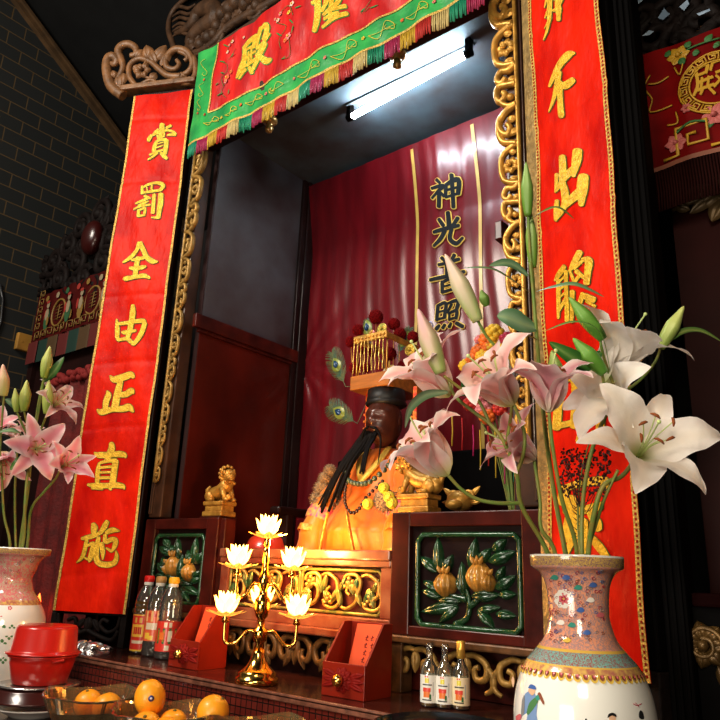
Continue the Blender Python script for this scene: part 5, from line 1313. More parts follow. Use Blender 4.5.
for x, y in ((1,618),(10,608),(4,600)): it.append(('flower','pink',x,y,2.4,5))
paint(bodyL, onL, it); it = []
for k in range(20):
    rn = random.Random(k+50); X = rn.uniform(3, 34); Y = rn.uniform(556, 584); r = rn.uniform(1, 1.9)
    it.append(('line', rn.choice(('yellow','green','crimson','white')), [(X+r*cos(q*1.1)*(1-q*.1), Y+r*sin(q*1.1)*(1-q*.1)) for q in range(6)], .0009))
paint(bodyL, onL, it)

# ------------------------------------------------------------------ lilies
petm = mat('lily_petal', (1,1,1), .5, attr=True, bump=.12, bscale=90)
_n = petm.node_tree; _t = _n.nodes.new('ShaderNodeBsdfTranslucent'); _a = _n.nodes.new('ShaderNodeAttribute'); _a.attribute_name = 'Col'
_m = _n.nodes.new('ShaderNodeMixShader'); _m.inputs[0].default_value = .38
_n.links.new(_a.outputs['Color'], _t.inputs['Color']); _n.links.new(_n.nodes['Principled BSDF'].outputs[0], _m.inputs[1]); _n.links.new(_t.outputs[0], _m.inputs[2]); _n.links.new(_m.outputs[0], _n.nodes['Material Output'].inputs['Surface'])
leafm = mat('lily_leaf', (1,1,1), .38, attr=True, coat=.15, spec=.6)
stemm = mat('lily_stem_skin', (.14,.24,.05), .45, var=.5, vscale=30, vcol=(.25,.22,.05))
budm = mat('lily_bud_skin', (1,1,1), .42, attr=True, sss=.1)
filam = mat('pale_green_filament', (.50,.60,.25), .5); anth = mat('rust_anther', (.26,.07,.015), .8)
def lerp(a, b, q): return tuple(x*(1-q)+y*q for x, y in zip(a, b))
KINDS = {'white': dict(c=(.90,.86,.80), e=(.92,.88,.85), m=(.90,.80,.66), t=(.55,.62,.18), back=(.86,.62,.52)),
         'blush': dict(c=(.88,.54,.50), e=(.92,.82,.78), m=(.80,.32,.36), t=(.62,.66,.22), back=(.84,.55,.52)),
         'mauve': dict(c=(.84,.44,.48), e=(.92,.78,.76), m=(.55,.14,.24), t=(.80,.74,.55), back=(.80,.50,.55)),
         'pink':  dict(c=(.90,.42,.48), e=(.94,.82,.80), m=(.86,.22,.34), t=(.80,.72,.30), back=(.82,.36,.40))}
def lily(parent, P, ax, L, kind, roll=0.0, th0=14, th1=105, seed=0, stam=True, wk=1.0, nm='blossom', ex=2.0):
    K = KINDS[kind]; rn = random.Random(seed)
    z = V(ax).normalized(); x = z.orthogonal().normalized(); y = z.cross(x)
    b = B()
    for k in range(6):
        inner = k % 2 == 0
        a = roll+k*pi/3+rn.uniform(-.10, .10)
        rd = x*cos(a)+y*sin(a); sd = z.cross(rd)
        Lk = L*rn.uniform(.93, 1.06)*(1.0 if inner else .98)
        W = Lk*(.50 if inner else .36)*wk
        t0 = radians(th0+(0 if inner else 4)+rn.uniform(-3, 3)); t1 = radians(th1+rn.uniform(-24, 22)+(0 if inner else 12))
        nu, nv = 18, 10
        cl = [V(P)+rd*(.004+(0 if inner else .0015))]; ths = []
        for i in range(nu):
            q = (i+.5)/nu; th = t0+(t1-t0)*(q**ex)
            cl.append(cl[-1]+(z*cos(th)+rd*sin(th))*(Lk/nu)); ths.append(th)
        ths.append(t1)
        ruf = rn.uniform(0, 6); tw = rn.uniform(-.35, .35)
        rows = []
        for i in range(nu+1):
            q = i/nu; th = ths[min(i, nu)]
            nrm = (rd*cos(th)-z*sin(th))     # towards outside
            w = W*.5*max(.02, sin(pi*min(1, q**.78*.97+.03))**.8)
            row = []
            for j in range(nv+1):
                s = -1+2*j/nv
                cup_ = (abs(s)**1.6)*w*(.42-.30*q)           # cupped towards the axis
                rf = .075*w*2*sin(q*19+ruf+s*2)*abs(s)**2*q*1.6
                mid = -.05*w*math.exp(-(s/.16)**2)
                ds = sd*(s*w)+nrm*(-cup_+rf+mid+tw*s*w*q)
                e = abs(s)
                c = lerp(K['c'], K['e'], max(0, e-.25)/.75)
                c = lerp(c, K['m'], (math.exp(-(s/.3)**2))*.55*(1-q*.7))
                c = lerp(K['t'], c, min(1, q/.22)**.8)
                if q > .9: c = lerp(c, K['e'], (q-.9)/.1)
                row.append(b.vert(cl[i]+ds, c))
            rows.append(row)
        for i in range(nu):
            for j in range(nv): b.face((rows[i][j], rows[i][j+1], rows[i+1][j+1], rows[i+1][j]))
    o = obj(nm, b, petm, parent)
    if stam:
        b = B(); b.m = 0; rn = random.Random(seed+9); ends = []
        for k in range(6):
            a = roll+k*pi/3+.4; rd = x*cos(a)+y*sin(a); s_ = L*rn.uniform(.56, .66)
            e = V(P)+z*s_+rd*(L*rn.uniform(.14, .24)); b.tube(smooth([V(P)+z*.01+rd*.003, V(P)+z*s_*.55+rd*L*.05, e], 4), [.0012]*9, 5); ends.append((e, rd))
        b.tube(smooth([V(P), V(P)+z*L*.45+x*.004, V(P)+z*L*.82+x*.014], 4), [.0018]*9, 6); b.sphere(V(P)+z*L*.83+x*.014, .0042, 8)
        b.m = 1
        for e, rd in ends:
            tg = (rd*.5+z.cross(rd)*.8).normalized(); b.tube([e-tg*.010+z*-.002, e-tg*.004+z*.002, e+tg*.004+z*.002, e+tg*.010-z*.002], [.0012,.003,.003,.0012], 6)
        obj('stamen', b, [filam, anth], o)
    return o
def bud(parent, base, tip, r, c0, c1, nm='bud'):
    base = V(base); tip = V(tip); ax = tip-base; L = ax.length; z = ax.normalized(); x = z.orthogonal().normalized(); y = z.cross(x)
    b = B(); rows = []; n = 24
    for i in range(19):
        q = i/18
        rr = r*(.28+.72*sin(pi*min(1, q*.80+.12))**.9) if q < .97 else r*.12
        rr *= (1-.62*max(0, q-.55)/.45)
        row = []
        for k in range(n):
            a = 2*pi*k/n; g = 1-.13*abs(cos(1.5*a))**8
            c = lerp(c0, c1, max(0, min(1, q*1.1-.05+.35*(cos(3*a)*.5))))
            row.append(b.vert(base+z*(L*q)+x*(rr*g*cos(a))+y*(rr*g*sin(a)), c))
        rows.append(row)
    for i in range(18):
        for k in range(n): b.face((rows[i][k], rows[i][(k+1) % n], rows[i+1][(k+1) % n], rows[i+1][k]))
    b.face(rows[-1]); b.face(rows[0][::-1])
    return obj(nm, b, budm, parent)
def lleaf(parent, pts, w, up, c0=(.05,.17,.03), c1=(.16,.30,.08), nm='leaf', fold=.25):
    P = [V(p) for p in smooth([tuple(p) for p in pts], 6)]; n = len(P)-1; up = V(up).normalized()
    b = B(); rows = []
    for i in range(n+1):
        t = (P[min(i+1, n)]-P[max(0, i-1)]).normalized(); s = t.cross(up); s.normalize(); nn = s.cross(t)
        q = i/n; ww = w*.5*max(.03, sin(pi*min(1, q*.94+.05))**.85)
        row = []
        for j in range(7):
            e = -1+j/3; c = lerp(c1, c0, min(1, abs(e)*1.2)) if j != 3 else lerp(c1, (.3,.4,.15), .4)
            row.append(b.vert(P[i]+s*(e*ww)+nn*(abs(e)*ww*fold), c))
        rows.append(row)
    for i in range(n):
        for j in range(6): b.face((rows[i][j], rows[i][j+1], rows[i+1][j+1], rows[i+1][j]))
    return obj(nm, b, leafm, parent)
def stem(parent, pts, r0=.0052, r1=.0032, nm='stem'):
    p = smooth([tuple(q) for q in pts], 6); n = len(p); b = B(); b.tube(p, [r0+(r1-r0)*i/(n-1) for i in range(n)], 8); return obj(nm, b, stemm, parent)
TO = lambda D: (lambda x, y, dd=0.0: at(x, y, D=D+dd))
GB = ((.10,.22,.03), (.24,.38,.09)); PB = ((.30,.38,.12), (.66,.38,.40)); YB_ = ((.22,.32,.05), (.55,.56,.20))
def foot(P, a, r, z): return V((P.x+r*cos(a), P.y+r*sin(a), z))
zin = PR.z-.16
q = TO(1.42)
U = -FWD
# stem 1: pale pink lilies at the left of the big vase
t = thing('lily_stem', 'lily stem leaning left with three pale pink blossoms and two large pink buds', 'flower', foot(PR, 2.5, .02, zin))
stem(t, [foot(PR, 2.5, .02, zin), q(549,556), q(522,507,-.02), q(517,476,-.03), q(504,442,-.03), q(490,424,-.02), q(474,412,-.01), q(455,396,.0), q(448,378)])
stem(t, [q(520,503,-.02), q(497,503,-.03), q(477,499,-.03), q(461,489,-.03), q(448,475,-.03)], .0042, .0036)
stem(t, [q(516,474,-.03), q(523,455,-.04), q(524,432,-.04), q(514,405,-.04)], .004, .0034)
stem(t, [q(490,424,-.02), q(478,400,-.01), q(460,388,-.02), q(444,376,-.03)], .0036, .003)
stem(t, [q(506,446,-.03), q(512,400,.03), q(505,360,.03), q(487,337,.02), q(478,321,.01)], .0036, .003)
lily(t, q(450,396,.02), q(424,366,.015)-q(450,396,.02), .165, 'blush', .4, 10, 112, 3)
lily(t, q(448,475,-.03), q(420,440,-.035)-q(448,475,-.03), .172, 'blush', 1.45, 10, 130, 5, ex=2.2)
lily(t, q(513,405,-.04), q(486,368,-.06)-q(513,405,-.04), .165, 'blush', .9, 14, 135, 8)
bud(t, q(441,373,-.03), q(418,309,-.01), .0205, *PB); bud(t, q(478,321,.01), q(445,254,.02), .0195, (.36,.44,.18), (.72,.52,.46))
lleaf(t, [q(448,392,-.03), q(425,395,-.06), q(410,408,-.08), q(405,428,-.08)], .020, U+RIGHT*.8, (.10,.20,.09), (.25,.36,.24))
# stem 2: tallest
q = TO(1.50)
t = thing('lily_stem', 'tallest lily stem in the big vase with slim upright green buds above all the blossoms', 'flower', foot(PR, 1.6, .012, zin))
stem(t, [foot(PR, 1.6, .012, zin), q(566,556,-.03), q(552,480), q(543,410), q(537,340), q(533,290), q(530,262)], .006, .0035)
stem(t, [q(533,285), q(530,250), q(528,214)], .0032, .0028); stem(t, [q(534,292,.005), q(533,275,.005), q(532,266,.01)], .0032, .0028)
bud(t, q(528,216), q(526,162), .0130, (.12,.26,.03), (.26,.40,.12)); bud(t, q(533,268,.012), q(530,208,.012), .0125, (.16,.30,.04), (.30,.42,.14))
lleaf(t, [q(530,293), q(510,279,-.02), q(490,269,-.03), q(464,268,-.04)], .017, UP+U*.5, (.08,.20,.08), (.22,.34,.20))
lleaf(t, [q(528,276), q(515,266,-.01), q(503,263,-.02), q(489,266,-.03)], .021, UP*.4+U, (.09,.20,.10), (.24,.36,.22))
lleaf(t, [q(536,292), q(552,288,-.03), q(575,285,-.06), q(604,297,-.08)], .022, UP+U*.6, (.07,.17,.07), (.18,.30,.16))
lleaf(t, [q(529,221), q(543,212,-.02), q(558,208,-.03), q(574,219,-.04)], .016, UP+U*.5, (.07,.14,.03), (.20,.26,.08))
lleaf(t, [q(536,328), q(522,324,-.02), q(508,318,-.03), q(497,316,-.03)], .050, UP*.5+U, (.10,.22,.11), (.30,.42,.28))
lleaf(t, [q(537,340), q(528,336,-.01), q(518,331,-.02), q(512,328,-.02)], .022, UP+U*.2, (.20,.17,.06), (.36,.28,.08))
# stem 3: mauve lilies in the middle
q = TO(1.37)
t = thing('lily_stem', 'lily stem in the middle of the big vase with mauve centred pink blossoms', 'flower', foot(PR, 4.2, .03, zin))
stem(t, [foot(PR, 4.2, .03, zin), q(577,556,.02), q(562,500), q(553,450), q(549,412)], .005, .0036)
stem(t, [foot(PR, 3.9, .034, zin), q(556,556,.03), q(541,528,.03), q(540,500,.04), q(534,460,.05)], .0046, .0034)
lily(t, q(549,412), q(549,352,-.008)-q(549,412), .145, 'mauve', .1, 14, 125, 12)
lily(t, q(535,459,.05), q(500,434,.035)-q(535,459,.05), .140, 'mauve', .2, 12, 118, 15)
bud(t, q(487,306,.16), q(481,290,.16), .011, *GB)
bud(t, q(560,394,.05), q(552,350,.05), .018, (.16,.30,.05), (.34,.46,.14))
# stem 4: cream blossoms, green buds to the right
q = TO(1.50)
t = thing('lily_stem', 'lily stem at the back of the big vase with cream blossoms and plump green buds', 'flower', foot(PR, .9, .02, zin))
stem(t, [foot(PR, .9, .02, zin), q(582,556,-.04), q(583,500), q(592,450), q(606,415), q(618,395)], .0055, .004)
stem(t, [q(618,396), q(608,370,-.03), q(602,350,-.05), q(600,338,-.05)], .0034, .0028); stem(t, [q(611,412), q(606,395,-.06), q(602,373,-.08)], .0034, .0028)
stem(t, [q(618,396), q(640,380,-.02), q(655,362,-.03), q(661,346,-.03)], .0036, .003)
bud(t, q(603,339,-.05), q(569,297,-.05), .0165, (.10,.26,.03), (.20,.40,.08)); bud(t, q(604,373,-.08), q(573,338,-.08), .0175, (.10,.28,.03), (.20,.42,.08)); bud(t, q(660,348,-.03), q(684,306,-.03), .0155, (.30,.42,.10), (.52,.56,.20))
lleaf(t, [q(601,352,-.06), q(585,364,-.08), q(568,355,-.09), q(549,342,-.09)], .036, U+UP*.2, (.03,.13,.02), (.10,.26,.05))
lleaf(t, [q(610,372,-.05), q(600,333,-.07), q(575,322,-.08), q(545,331,-.09)], .012, UP+U*.4, (.07,.20,.04), (.18,.32,.10))
lleaf(t, [q(662,346,-.03), q(680,333,-.03), q(700,331,-.04), q(722,342,-.05)], .020, UP+U*.7, (.06,.14,.03), (.20,.24,.06))
lily(t, q(603,384,.0), q(632,330,-.02)-q(604,386,.0), .205, 'white', .75, 12, 110, 21, ex=2.2)
lily(t, q(626,398,.0), q(592,384,-.06)-q(626,398,.0), .165, 'white', .5, 18, 120, 25, stam=False)
# stem 5: biggest white lily
q = TO(1.36)
t = thing('lily_stem', 'lily stem at the right of the big vase with the largest wide open white blossom', 'flower', foot(PR, 5.4, .03, zin))
stem(t, [foot(PR, 5.4, .03, zin), q(588,556,.02), q(595,510), q(604,485), q(622,476,.02), q(636,458,.03)], .0058, .0042)
stem(t, [q(588,548,.02), q(604,500,.01), q(618,470,.0)], .0036, .003)
lily(t, q(637,458,.03), q(655,432,-.05)-q(637,458,.03), .178, 'white', .52, 30, 126, 33, wk=1.0, ex=2.4)

# left vase lilies
q = TO(2.62); zin = PLv.z-.2
t = thing('lily_stem', 'lily stem in the left vase with the wide open bright pink blossom', 'flower', foot(PLv, 4.5, .03, zin))
stem(t, [foot(PLv, 4.5, .03, zin), q(22,548), q(25,505), q(28,470,.02), q(34,452,.05)], .007, .005)
lily(t, q(36,449,.06), q(42,446,-.06)-q(36,449,.06), .165, 'pink', .2, 34, 108, 41)
lleaf(t, [q(27,455,.03), q(18,462,0), q(10,470,0)], .03, U+UP*.4); lleaf(t, [q(24,436,.03), q(12,431), q(-4,433)], .035, U*.4+UP, (.06,.15,.06), (.20,.28,.16))
t = thing('lily_stem', 'lily stem in the left vase with a pink blossom turned right towards the red banner', 'flower', foot(PLv, .3, .035, zin))
stem(t, [foot(PLv, .3, .035, zin), q(27,548,.05), q(31,510,.05), q(44,492,.04), q(56,478,.03), q(60,468,.02)], .006, .004)
lily(t, q(60,468,.02), q(74,459,-.04)-q(60,468,.02), .150, 'pink', .6, 20, 96, 44)
t = thing('lily_stem', 'lily stem in the left vase with upright yellow green buds', 'flower', foot(PLv, 1.5, .03, zin))
q = TO(2.74)
stem(t, [foot(PLv, 1.5, .03, zin), q(20,548), q(28,490), q(33,440), q(38,405), q(44,377)], .007, .004)
for b0, b1 in (((44,378),(50,346)), ((24,411),(27,380)), ((47,414),(49,380)), ((17,412),(15,388))):
    bud(t, q(*b0,-.02), q(*b1,-.02), .0215 if b0[0] != 17 else .016, *YB_); stem(t, [q(33,440), q((33+b0[0])/2,(440+b0[1])/2+4), q(*b0,-.02)], .0045, .004)
lily(t, q(48,411,.04), q(66,395,.0)-q(48,411,.04), .160, 'blush', .2, 16, 120, 51, wk=.8)
lleaf(t, [q(43,382), q(52,374,-.02), q(58,366,-.03), q(64,357,-.03)], .035, U+UP*.2, (.03,.10,.02), (.10,.18,.05)); lleaf(t, [q(22,412), q(14,404,-.02), q(5,399,-.03)], .03, U+UP*.3, (.06,.16,.08), (.2,.3,.18))
t = thing('lily_stem', 'lily stem at the left edge of the left vase with a drooping peach blossom', 'flower', foot(PLv, 3.2, .05, zin))
q = TO(2.66)
stem(t, [foot(PLv, 3.2, .05, zin), q(10,548), q(4,515), q(2,480), q(0,450)], .006, .004)
lily(t, q(2,452,.05), q(7,474,-.02)-q(2,452,.05), .160, 'pink', .9, 20, 84, 57)
lily(t, q(-6,432,.05), q(4,408,.0)-q(-6,432,.05), .12, 'pink', .4, 18, 70, 58, stam=False)
bud(t, q(4,396), q(3,364), .022, (.45,.45,.15), (.74,.46,.36)); stem(t, [q(0,450), q(2,420), q(4,396)], .0045, .004)
t = thing('lily_stem', 'lily stem at the back of the left vase with small crowded pale pink blossoms', 'flower', foot(PLv, 1.9, .05, zin))
q = TO(2.84)
stem(t, [foot(PLv, 1.9, .05, zin), q(16,548), q(15,490), q(18,440)], .006, .004)
lily(t, q(16,440), q(12,416,-.05)-q(16,440), .09, 'blush', 0, 20, 110, 61); lily(t, q(26,436), q(34,418,-.05)-q(26,436), .085, 'blush', .4, 20, 110, 62)

# dark sprig filler in the big vase
q = TO(1.56)
t = thing('foliage_sprig', 'dark maroon filler sprig between the green stems in the big vase', 'plant', foot(PR, 1.2, .04, PR.z-.1))
stem(t, [foot(PR, 1.2, .04, PR.z-.1), q(580,552,-.03), q(578,510), q(582,470), q(590,440)], .0026, .0016)
b = B(); rn = random.Random(3)
for k in range(420):
    x, y = rn.uniform(560, 610), rn.uniform(450, 496); 
    if rn.random() < .4 and y > 480: continue
    p = q(x, y, rn.uniform(-.03, .04)); a = rn.uniform(0, 6.28); d = (RIGHT*cos(a)+UP*sin(a))*.007; s = (RIGHT*-sin(a)+UP*cos(a))*.003
    i = [b.vert(p), b.vert(p+d*.5+s+U*.003), b.vert(p+d), b.vert(p+d*.5-s)]; b.face(i)
for k in range(16):
    x, y = rn.uniform(562, 608), rn.uniform(450, 495); b.tube(smooth([q(579,505), q((x+579)/2, y+18), q(x, y)], 3), .0009, 4)
for k in range(14):
    y = 505+k*3.2; p = q(577+rn.uniform(-1,1), y); d = (RIGHT*rn.choice((-1,1))*.9+UP*.8)*.012; b.tube([p, p+d], [.0012,.0004], 4)
obj('leaflet', b, mat('maroon_leaflet', (.045,.022,.012), .6, var=.6, vscale=70, vcol=(.10,.015,.015)), t)
# ------------------------------------------------------------------ artificial flowers beside the deity
bx = V((.685, 2.24, ZP))
t = thing('artificial_flower_bunch', 'bunch of bright orange yellow and crimson artificial flowers beside the deity statue', 'flower', bx)
b = B(); b.lathe([(.0,.0),(.045,.0),(.05,.01),(.035,.06),(.042,.13),(.05,.16),(.046,.16),(.0,.14)], bx, 20); obj('holder', b, lacq_d, t)
FL = [(494,334,'y',11),(488,340,'o',10),(508,341,'c',10),(489,349,'o',8),(507,350,'y',10),(479,352,'o',9),(484,358,'y',10),(474,360,'o',9),(492,348,'y',8),(466,366,'y',8),(480,340,'p',6),(484,410,'p',9),(487,416,'o',9),(500,408,'r',8),(478,398,'p',8),(470,404,'r',8),(476,372,'y',8),(470,380,'o',8),(508,420,'r',7)]
fc = {'y': (.80,.52,.04), 'o': (.80,.20,.03), 'c': (.45,.02,.07), 'p': (.72,.25,.27), 'r': (.60,.04,.03)}
for (px, py, c, r) in FL:
    p = at(px, py, Y=2.16); rr = r*.0034
    b = B()
    for k in range(26):
        z_ = 1-2*(k+.5)/26; a = k*2.39996; q_ = sqrt(1-z_*z_); b.sphere(p+V((q_*cos(a), q_*sin(a), z_))*rr*.7, rr*.42, 7, (1,1,.8))
    f_ = obj('flower_head', b, mat('silk_'+c, fc[c], .6, var=.4, vscale=40), t)
    b = B(); b.tube(smooth([p, (p+bx+V((0,0,.16)))/2+V((.01,0,.05)), bx+V((0,0,.12))], 5), .0022, 5); obj('wire_stem', b, stemm, f_)
b = B(); rn = random.Random(6)
for k in range(26):
    px, py = rn.uniform(466, 514), rn.uniform(334, 420); p = at(px, py, Y=2.19); d = V((rn.uniform(-1,1), -.4, rn.uniform(-.6,1))).normalized()*.05; s = d.orthogonal().normalized()*.012
    i = [b.vert(p), b.vert(p+d*.5+s), b.vert(p+d), b.vert(p+d*.5-s)]; b.face(i)
obj('silk_leaf', b, mat('silk_green', (.05,.22,.06), .5, var=.5), t)
for px, y0, y1, c, col in ((473,425,456,'magenta',(.6,.03,.2)),(480,430,470,'yellow',(.7,.5,.05)),(495,428,478,'yellow',(.7,.5,.05)),(504,440,484,'magenta',(.6,.03,.2)),(513,440,482,'green',(.02,.35,.2)),(488,426,466,'red',(.55,.03,.03)),(452,415,446,'yellow',(.7,.5,.05)),(462,418,450,'red',(.55,.03,.03))):
    p = at(px, y0, Y=2.15); p2 = at(px, y1, Y=2.15); b = B(); b.tube([p, (p+p2)/2+V((.003,0,0)), V((p.x, p.y, p2.z))], .0045, 6, True, .4); obj('hanging_ribbon', b, mat('ribbon_'+c, col, .5), t)
# gilt dragon arm of the throne
t = thing('throne', 'dark throne behind the deity statue with a gilt dragon headed arm', 'chair', (sx_, 2.5, ZP))
b = B(); b.box(sx_-.48, sx_+.49, 2.56, 2.60, ZP+.001, ZP+.50, .01); obj('backrest', b, blackw, t)
for s in (-1, 1):
    x = sx_+(.46 if s > 0 else -.46)
    b = B(); b.box(x-.03, x+.03, 2.14, 2.565, ZP+.21, ZP+.245, .01); b.box(x-.025, x+.025, 2.51, 2.559, ZP+.001, ZP+.22, .006); b.box(x-.025, x+.025, 2.20, 2.24, ZP+.001, ZP+.22, .006); am = obj('arm', b, lacq_d, t)
    if s < 0: continue
    b = B(frame((x, 2.13, 0), (1,0,0), (0,-1,0))); b.sphere((0, ZP+.235, .0), .042, 14, (1.1,.9,1.2)); b.sphere((.0, ZP+.22, .04), .028, 12, (1.1,.7,1.2))
    for q_ in (-1, 1):
        b.rib(spiral((q_*.03, ZP+.25, 0), .022, 0, 1.2, 12, .3), .006); b.sphere((q_*.018, ZP+.245, .035), .008, 8); b.leaf((q_*.03, ZP+.25), (q_*.075, ZP+.285), .022, .01, -.01)
        b.leaf((q_*.03, ZP+.23), (q_*.08, ZP+.235), .02, .01, -.01)
    obj('dragon_head', b, gilt, am)

# ------------------------------------------------------------------ neighbouring shrine on the left
YS = 1.95; FS = FACE(YS)
def ks(x, y): return loc2(FS, x, y)
t = thing('side_shrine', 'shadowed neighbouring shrine between the brick wall and the left couplet banner', 'shrine', (-1.9, YS+.2, 0))
uA = ks(43, 298)[0]; uB = -1.315
vT = ks(43, 298)[1]+.02; vB = ks(32, 345)[1]
b = B(); b.box(uA-.03, uB, YS+.03, YS+.06, 1.0, vT+.02); b.box(uA-.03, uA+.03, YS+.0, YS+.06, 1.0005, vT+.03); b.box(uB-.06, uB, YS+.012, YS+.06, 0, vT+.03); obj('frame', b, lacq_d, t)
b = B(); b.box(uA-.02, uB, 1.80, YS+.5, 0, 1.0); obj('cabinet', b, blackw, t)
b = B(FS)
for (x, y, r) in ((55,262,.10),(70,245,.10),(82,228,.10),(100,215,.12),(60,280,.09),(78,262,.09),(85,278,.08),(104,262,.11),(112,240,.11),(45,270,.07),(72,285,.07),(95,285,.08),(118,215,.1),(130,235,.12),(125,262,.1)):
    c = ks(x, y); b.rib(spiral(c, r, x*.3, 1.3, 14, .2), .024, .9); b.sphere((*c, 0), r*.35, 10); b.leaf((c[0]-r*.8, c[1]), (c[0]+r*.5, c[1]+r), r*.6, .03, -.01)
for k in range(22):
    rn = random.Random(k); c = ks(40+k*3.6, 268-k*2.6+rn.uniform(-6, 24)); b.rib(spiral(c, .06, rn.random()*6, 1.2, 12, .3), .014, .9)
obj('crest_carving', b, carvek, t)
b = B(FS); c = ks(97, 240); b.sphere((*c, .03), .095, 20, (.9,1.2,.6)); obj('crest_ball', b, mat('dark_red_ball', (.035,.003,.002), .3, coat=.2), t)
# embroidered hanging
h = thing('embroidered_hanging', 'dim red hanging with gold figures across the left neighbouring shrine', 'cloth', (-1.9, YS, vB-.1))
def sw(u, v): return .02+.004*sin(u*30)+.003*sin(u*61+v*9)
b = B(FS); b.grid(lambda i, j: (uA+(uB-uA)*i, vB+(vT-.02-vB)*j, sw(uA+(uB-uA)*i, 0)), 80, 16)
obj('red_cloth', b, mat('dim_red_cloth', (.075,.005,.004), .7, spec=.1, var=.4, vscale=5), h)  # dark cloth and thread colours carry the shade of this shrine
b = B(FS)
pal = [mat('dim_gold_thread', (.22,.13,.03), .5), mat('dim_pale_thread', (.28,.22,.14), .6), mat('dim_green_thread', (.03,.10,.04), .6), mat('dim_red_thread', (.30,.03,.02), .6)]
def disc(cx, cy, rx, ry, m_, off=.003):
    b.m = m_; n = 12; ii = [b.vert((cx+rx*cos(2*pi*k/n), cy+ry*sin(2*pi*k/n), sw(cx, 0)+off+.004)) for k in range(n)]; b.face(ii, False)
for k in range(9):
    uc = uA+.16+k*.125
    vc = (vT+vB)/2-.02
    if k % 3 == 1:
        b.m = 0; b.rib([(uc+.075*cos(q*.5), vc+.085*sin(q*.5)) for q in range(13)]+[(uc+.075, vc)], .007, 1, w=sw(uc,0)+.004)
        for q in range(5): b.tube([(uc-.035, vc-.04+.02*q, sw(uc,0)+.006), (uc+.035, vc-.035+.02*q, sw(uc,0)+.006)], .003, 4)
        b.tube([(uc, vc-.05, sw(uc,0)+.006), (uc+.005, vc+.05, sw(uc,0)+.006)], .003, 4)
    else:
        disc(uc, vc-.02, .032, .07, 0 if k % 2 else 2); disc(uc, vc+.01, .022, .04, 1, .006); disc(uc, vc+.072, .018, .02, 1, .006); disc(uc, vc+.092, .02, .010, 3, .008); disc(uc-.03, vc+.01, .012, .035, 3, .006); disc(uc+.03, vc-.04, .014, .03, 0, .007)
b.m = 0
def meander(u0, v0, s, horiz=True):
    P = [(0,0),(0,1),(1,1),(1,.25),(.4,.25),(.4,.6)]
    return [(u0+p[0]*s, v0+p[1]*s) for p in P]
for k in range(14):
    m_ = meander(uA+.03+k*.078, vB+.012, .05)
    for a_, c_ in zip(m_[:-1], m_[1:]): b.tube([(a_[0], a_[1], sw(a_[0],0)+.005), (c_[0], c_[1], sw(c_[0],0)+.005)], .0035, 4)
for k in range(5):
    m_ = meander(uA+.02, vB+.075+k*.055, .045)
    for a_, c_ in zip(m_[:-1], m_[1:]): b.tube([(a_[0], a_[1], sw(a_[0],0)+.005), (c_[0], c_[1], sw(c_[0],0)+.005)], .0035, 4)
for k in range(10): disc(uA+.12+k*.12, vT-.06, .02, .02, k % 4)
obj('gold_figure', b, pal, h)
b = B(FS); 
for k in range(10):
    u0 = uA-.02+k*.115; b.m = k % 3; b.grid(lambda i, j: (u0+.11*i, vB-.14*(1-j), sw(u0,0)+.004*sin(i*30)), 10, 4)
obj('fringe', b, [mat('dim_red_fringe', (.10,.008,.006), .8), mat('dim_green_fringe', (.006,.03,.02), .8), mat('dim_brown_fringe', (.07,.035,.01), .8)], h)
c0 = ks(55, 385); c1 = ks(60, 600)
o_ = thing('red_altar_cloth', 'dark red tasselled cloth hanging below the neighbouring shrine behind the pink lilies', 'cloth', (-1.6, YS, 1.0))
b = B(FS)
uC = ks(58, 400)[0]
b.grid(lambda i, j: (uC+(uB-.02-uC)*i, 1.05+(c0[1]-1.05)*j, .03+.012*sin(i*26)+.006*sin(i*57+j*4)), 90, 30)
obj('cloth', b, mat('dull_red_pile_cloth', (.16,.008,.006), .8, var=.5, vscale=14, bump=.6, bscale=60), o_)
b = B(FS); rn = random.Random(4)
for k in range(60): b.sphere((uC+(uB-.03-uC)*k/59, c0[1]+.0+rn.uniform(-.02,.03), .045), .022, 8)
obj('pompom_edge', b, mat('red_pompom_edge', (.20,.010,.008), .8), o_)
# red candle lamp glow
p = at(172/3, 480+245/3, Y=1.93)
b = B(); b.lathe([(.0,.0),(.03,.0),(.032,.006),(.012,.014),(.010,.05),(.022,.06),(.024,.07)], (p.x, 1.865, 1.0), 20)
o = thing('altar_candle_lamp', 'small red electric candle lamp glowing beside the left couplet banner', 'lamp', (p.x, 1.865, 1.0)); obj('holder', b, brass, o)
b = B(); b.lathe([(.014,.07),(.018,.09),(.016,.13),(.006,.175),(.0005,.19)], (p.x, 1.865, 1.0), 16); obj('flame', b, mat('red_flame', (1,.1,.02), .3, emit=(1,.12,.02), es=6), o)
# yellow junction block on the brick wall
p = at(28, 344, X=XW+.03)
b = B(); b.box(XW, XW+.035, p.y-.07, p.y+.05, p.z-.05, p.z+.06, .006); b.box(XW+.035, XW+.037, p.y-.045, p.y-.035, p.z, p.z+.01)
o = obj('wooden_block', b, mat('yellow_wood_block', (.42,.22,.04), .5, var=.3)); tag(o, 'small yellow wooden block fixed on the grey brick wall', 'block')
b = B(); b.tube([at(0,284,X=XW+.006), at(3,300,X=XW+.006), at(1,322,X=XW+.006), at(-4,335,X=XW+.006)], .008, 8)
o = obj('black_cable', b, mat('black_cable_skin', (.02,.02,.022), .35)); tag(o, 'black cable curving along the brick wall at the left edge', 'cable')

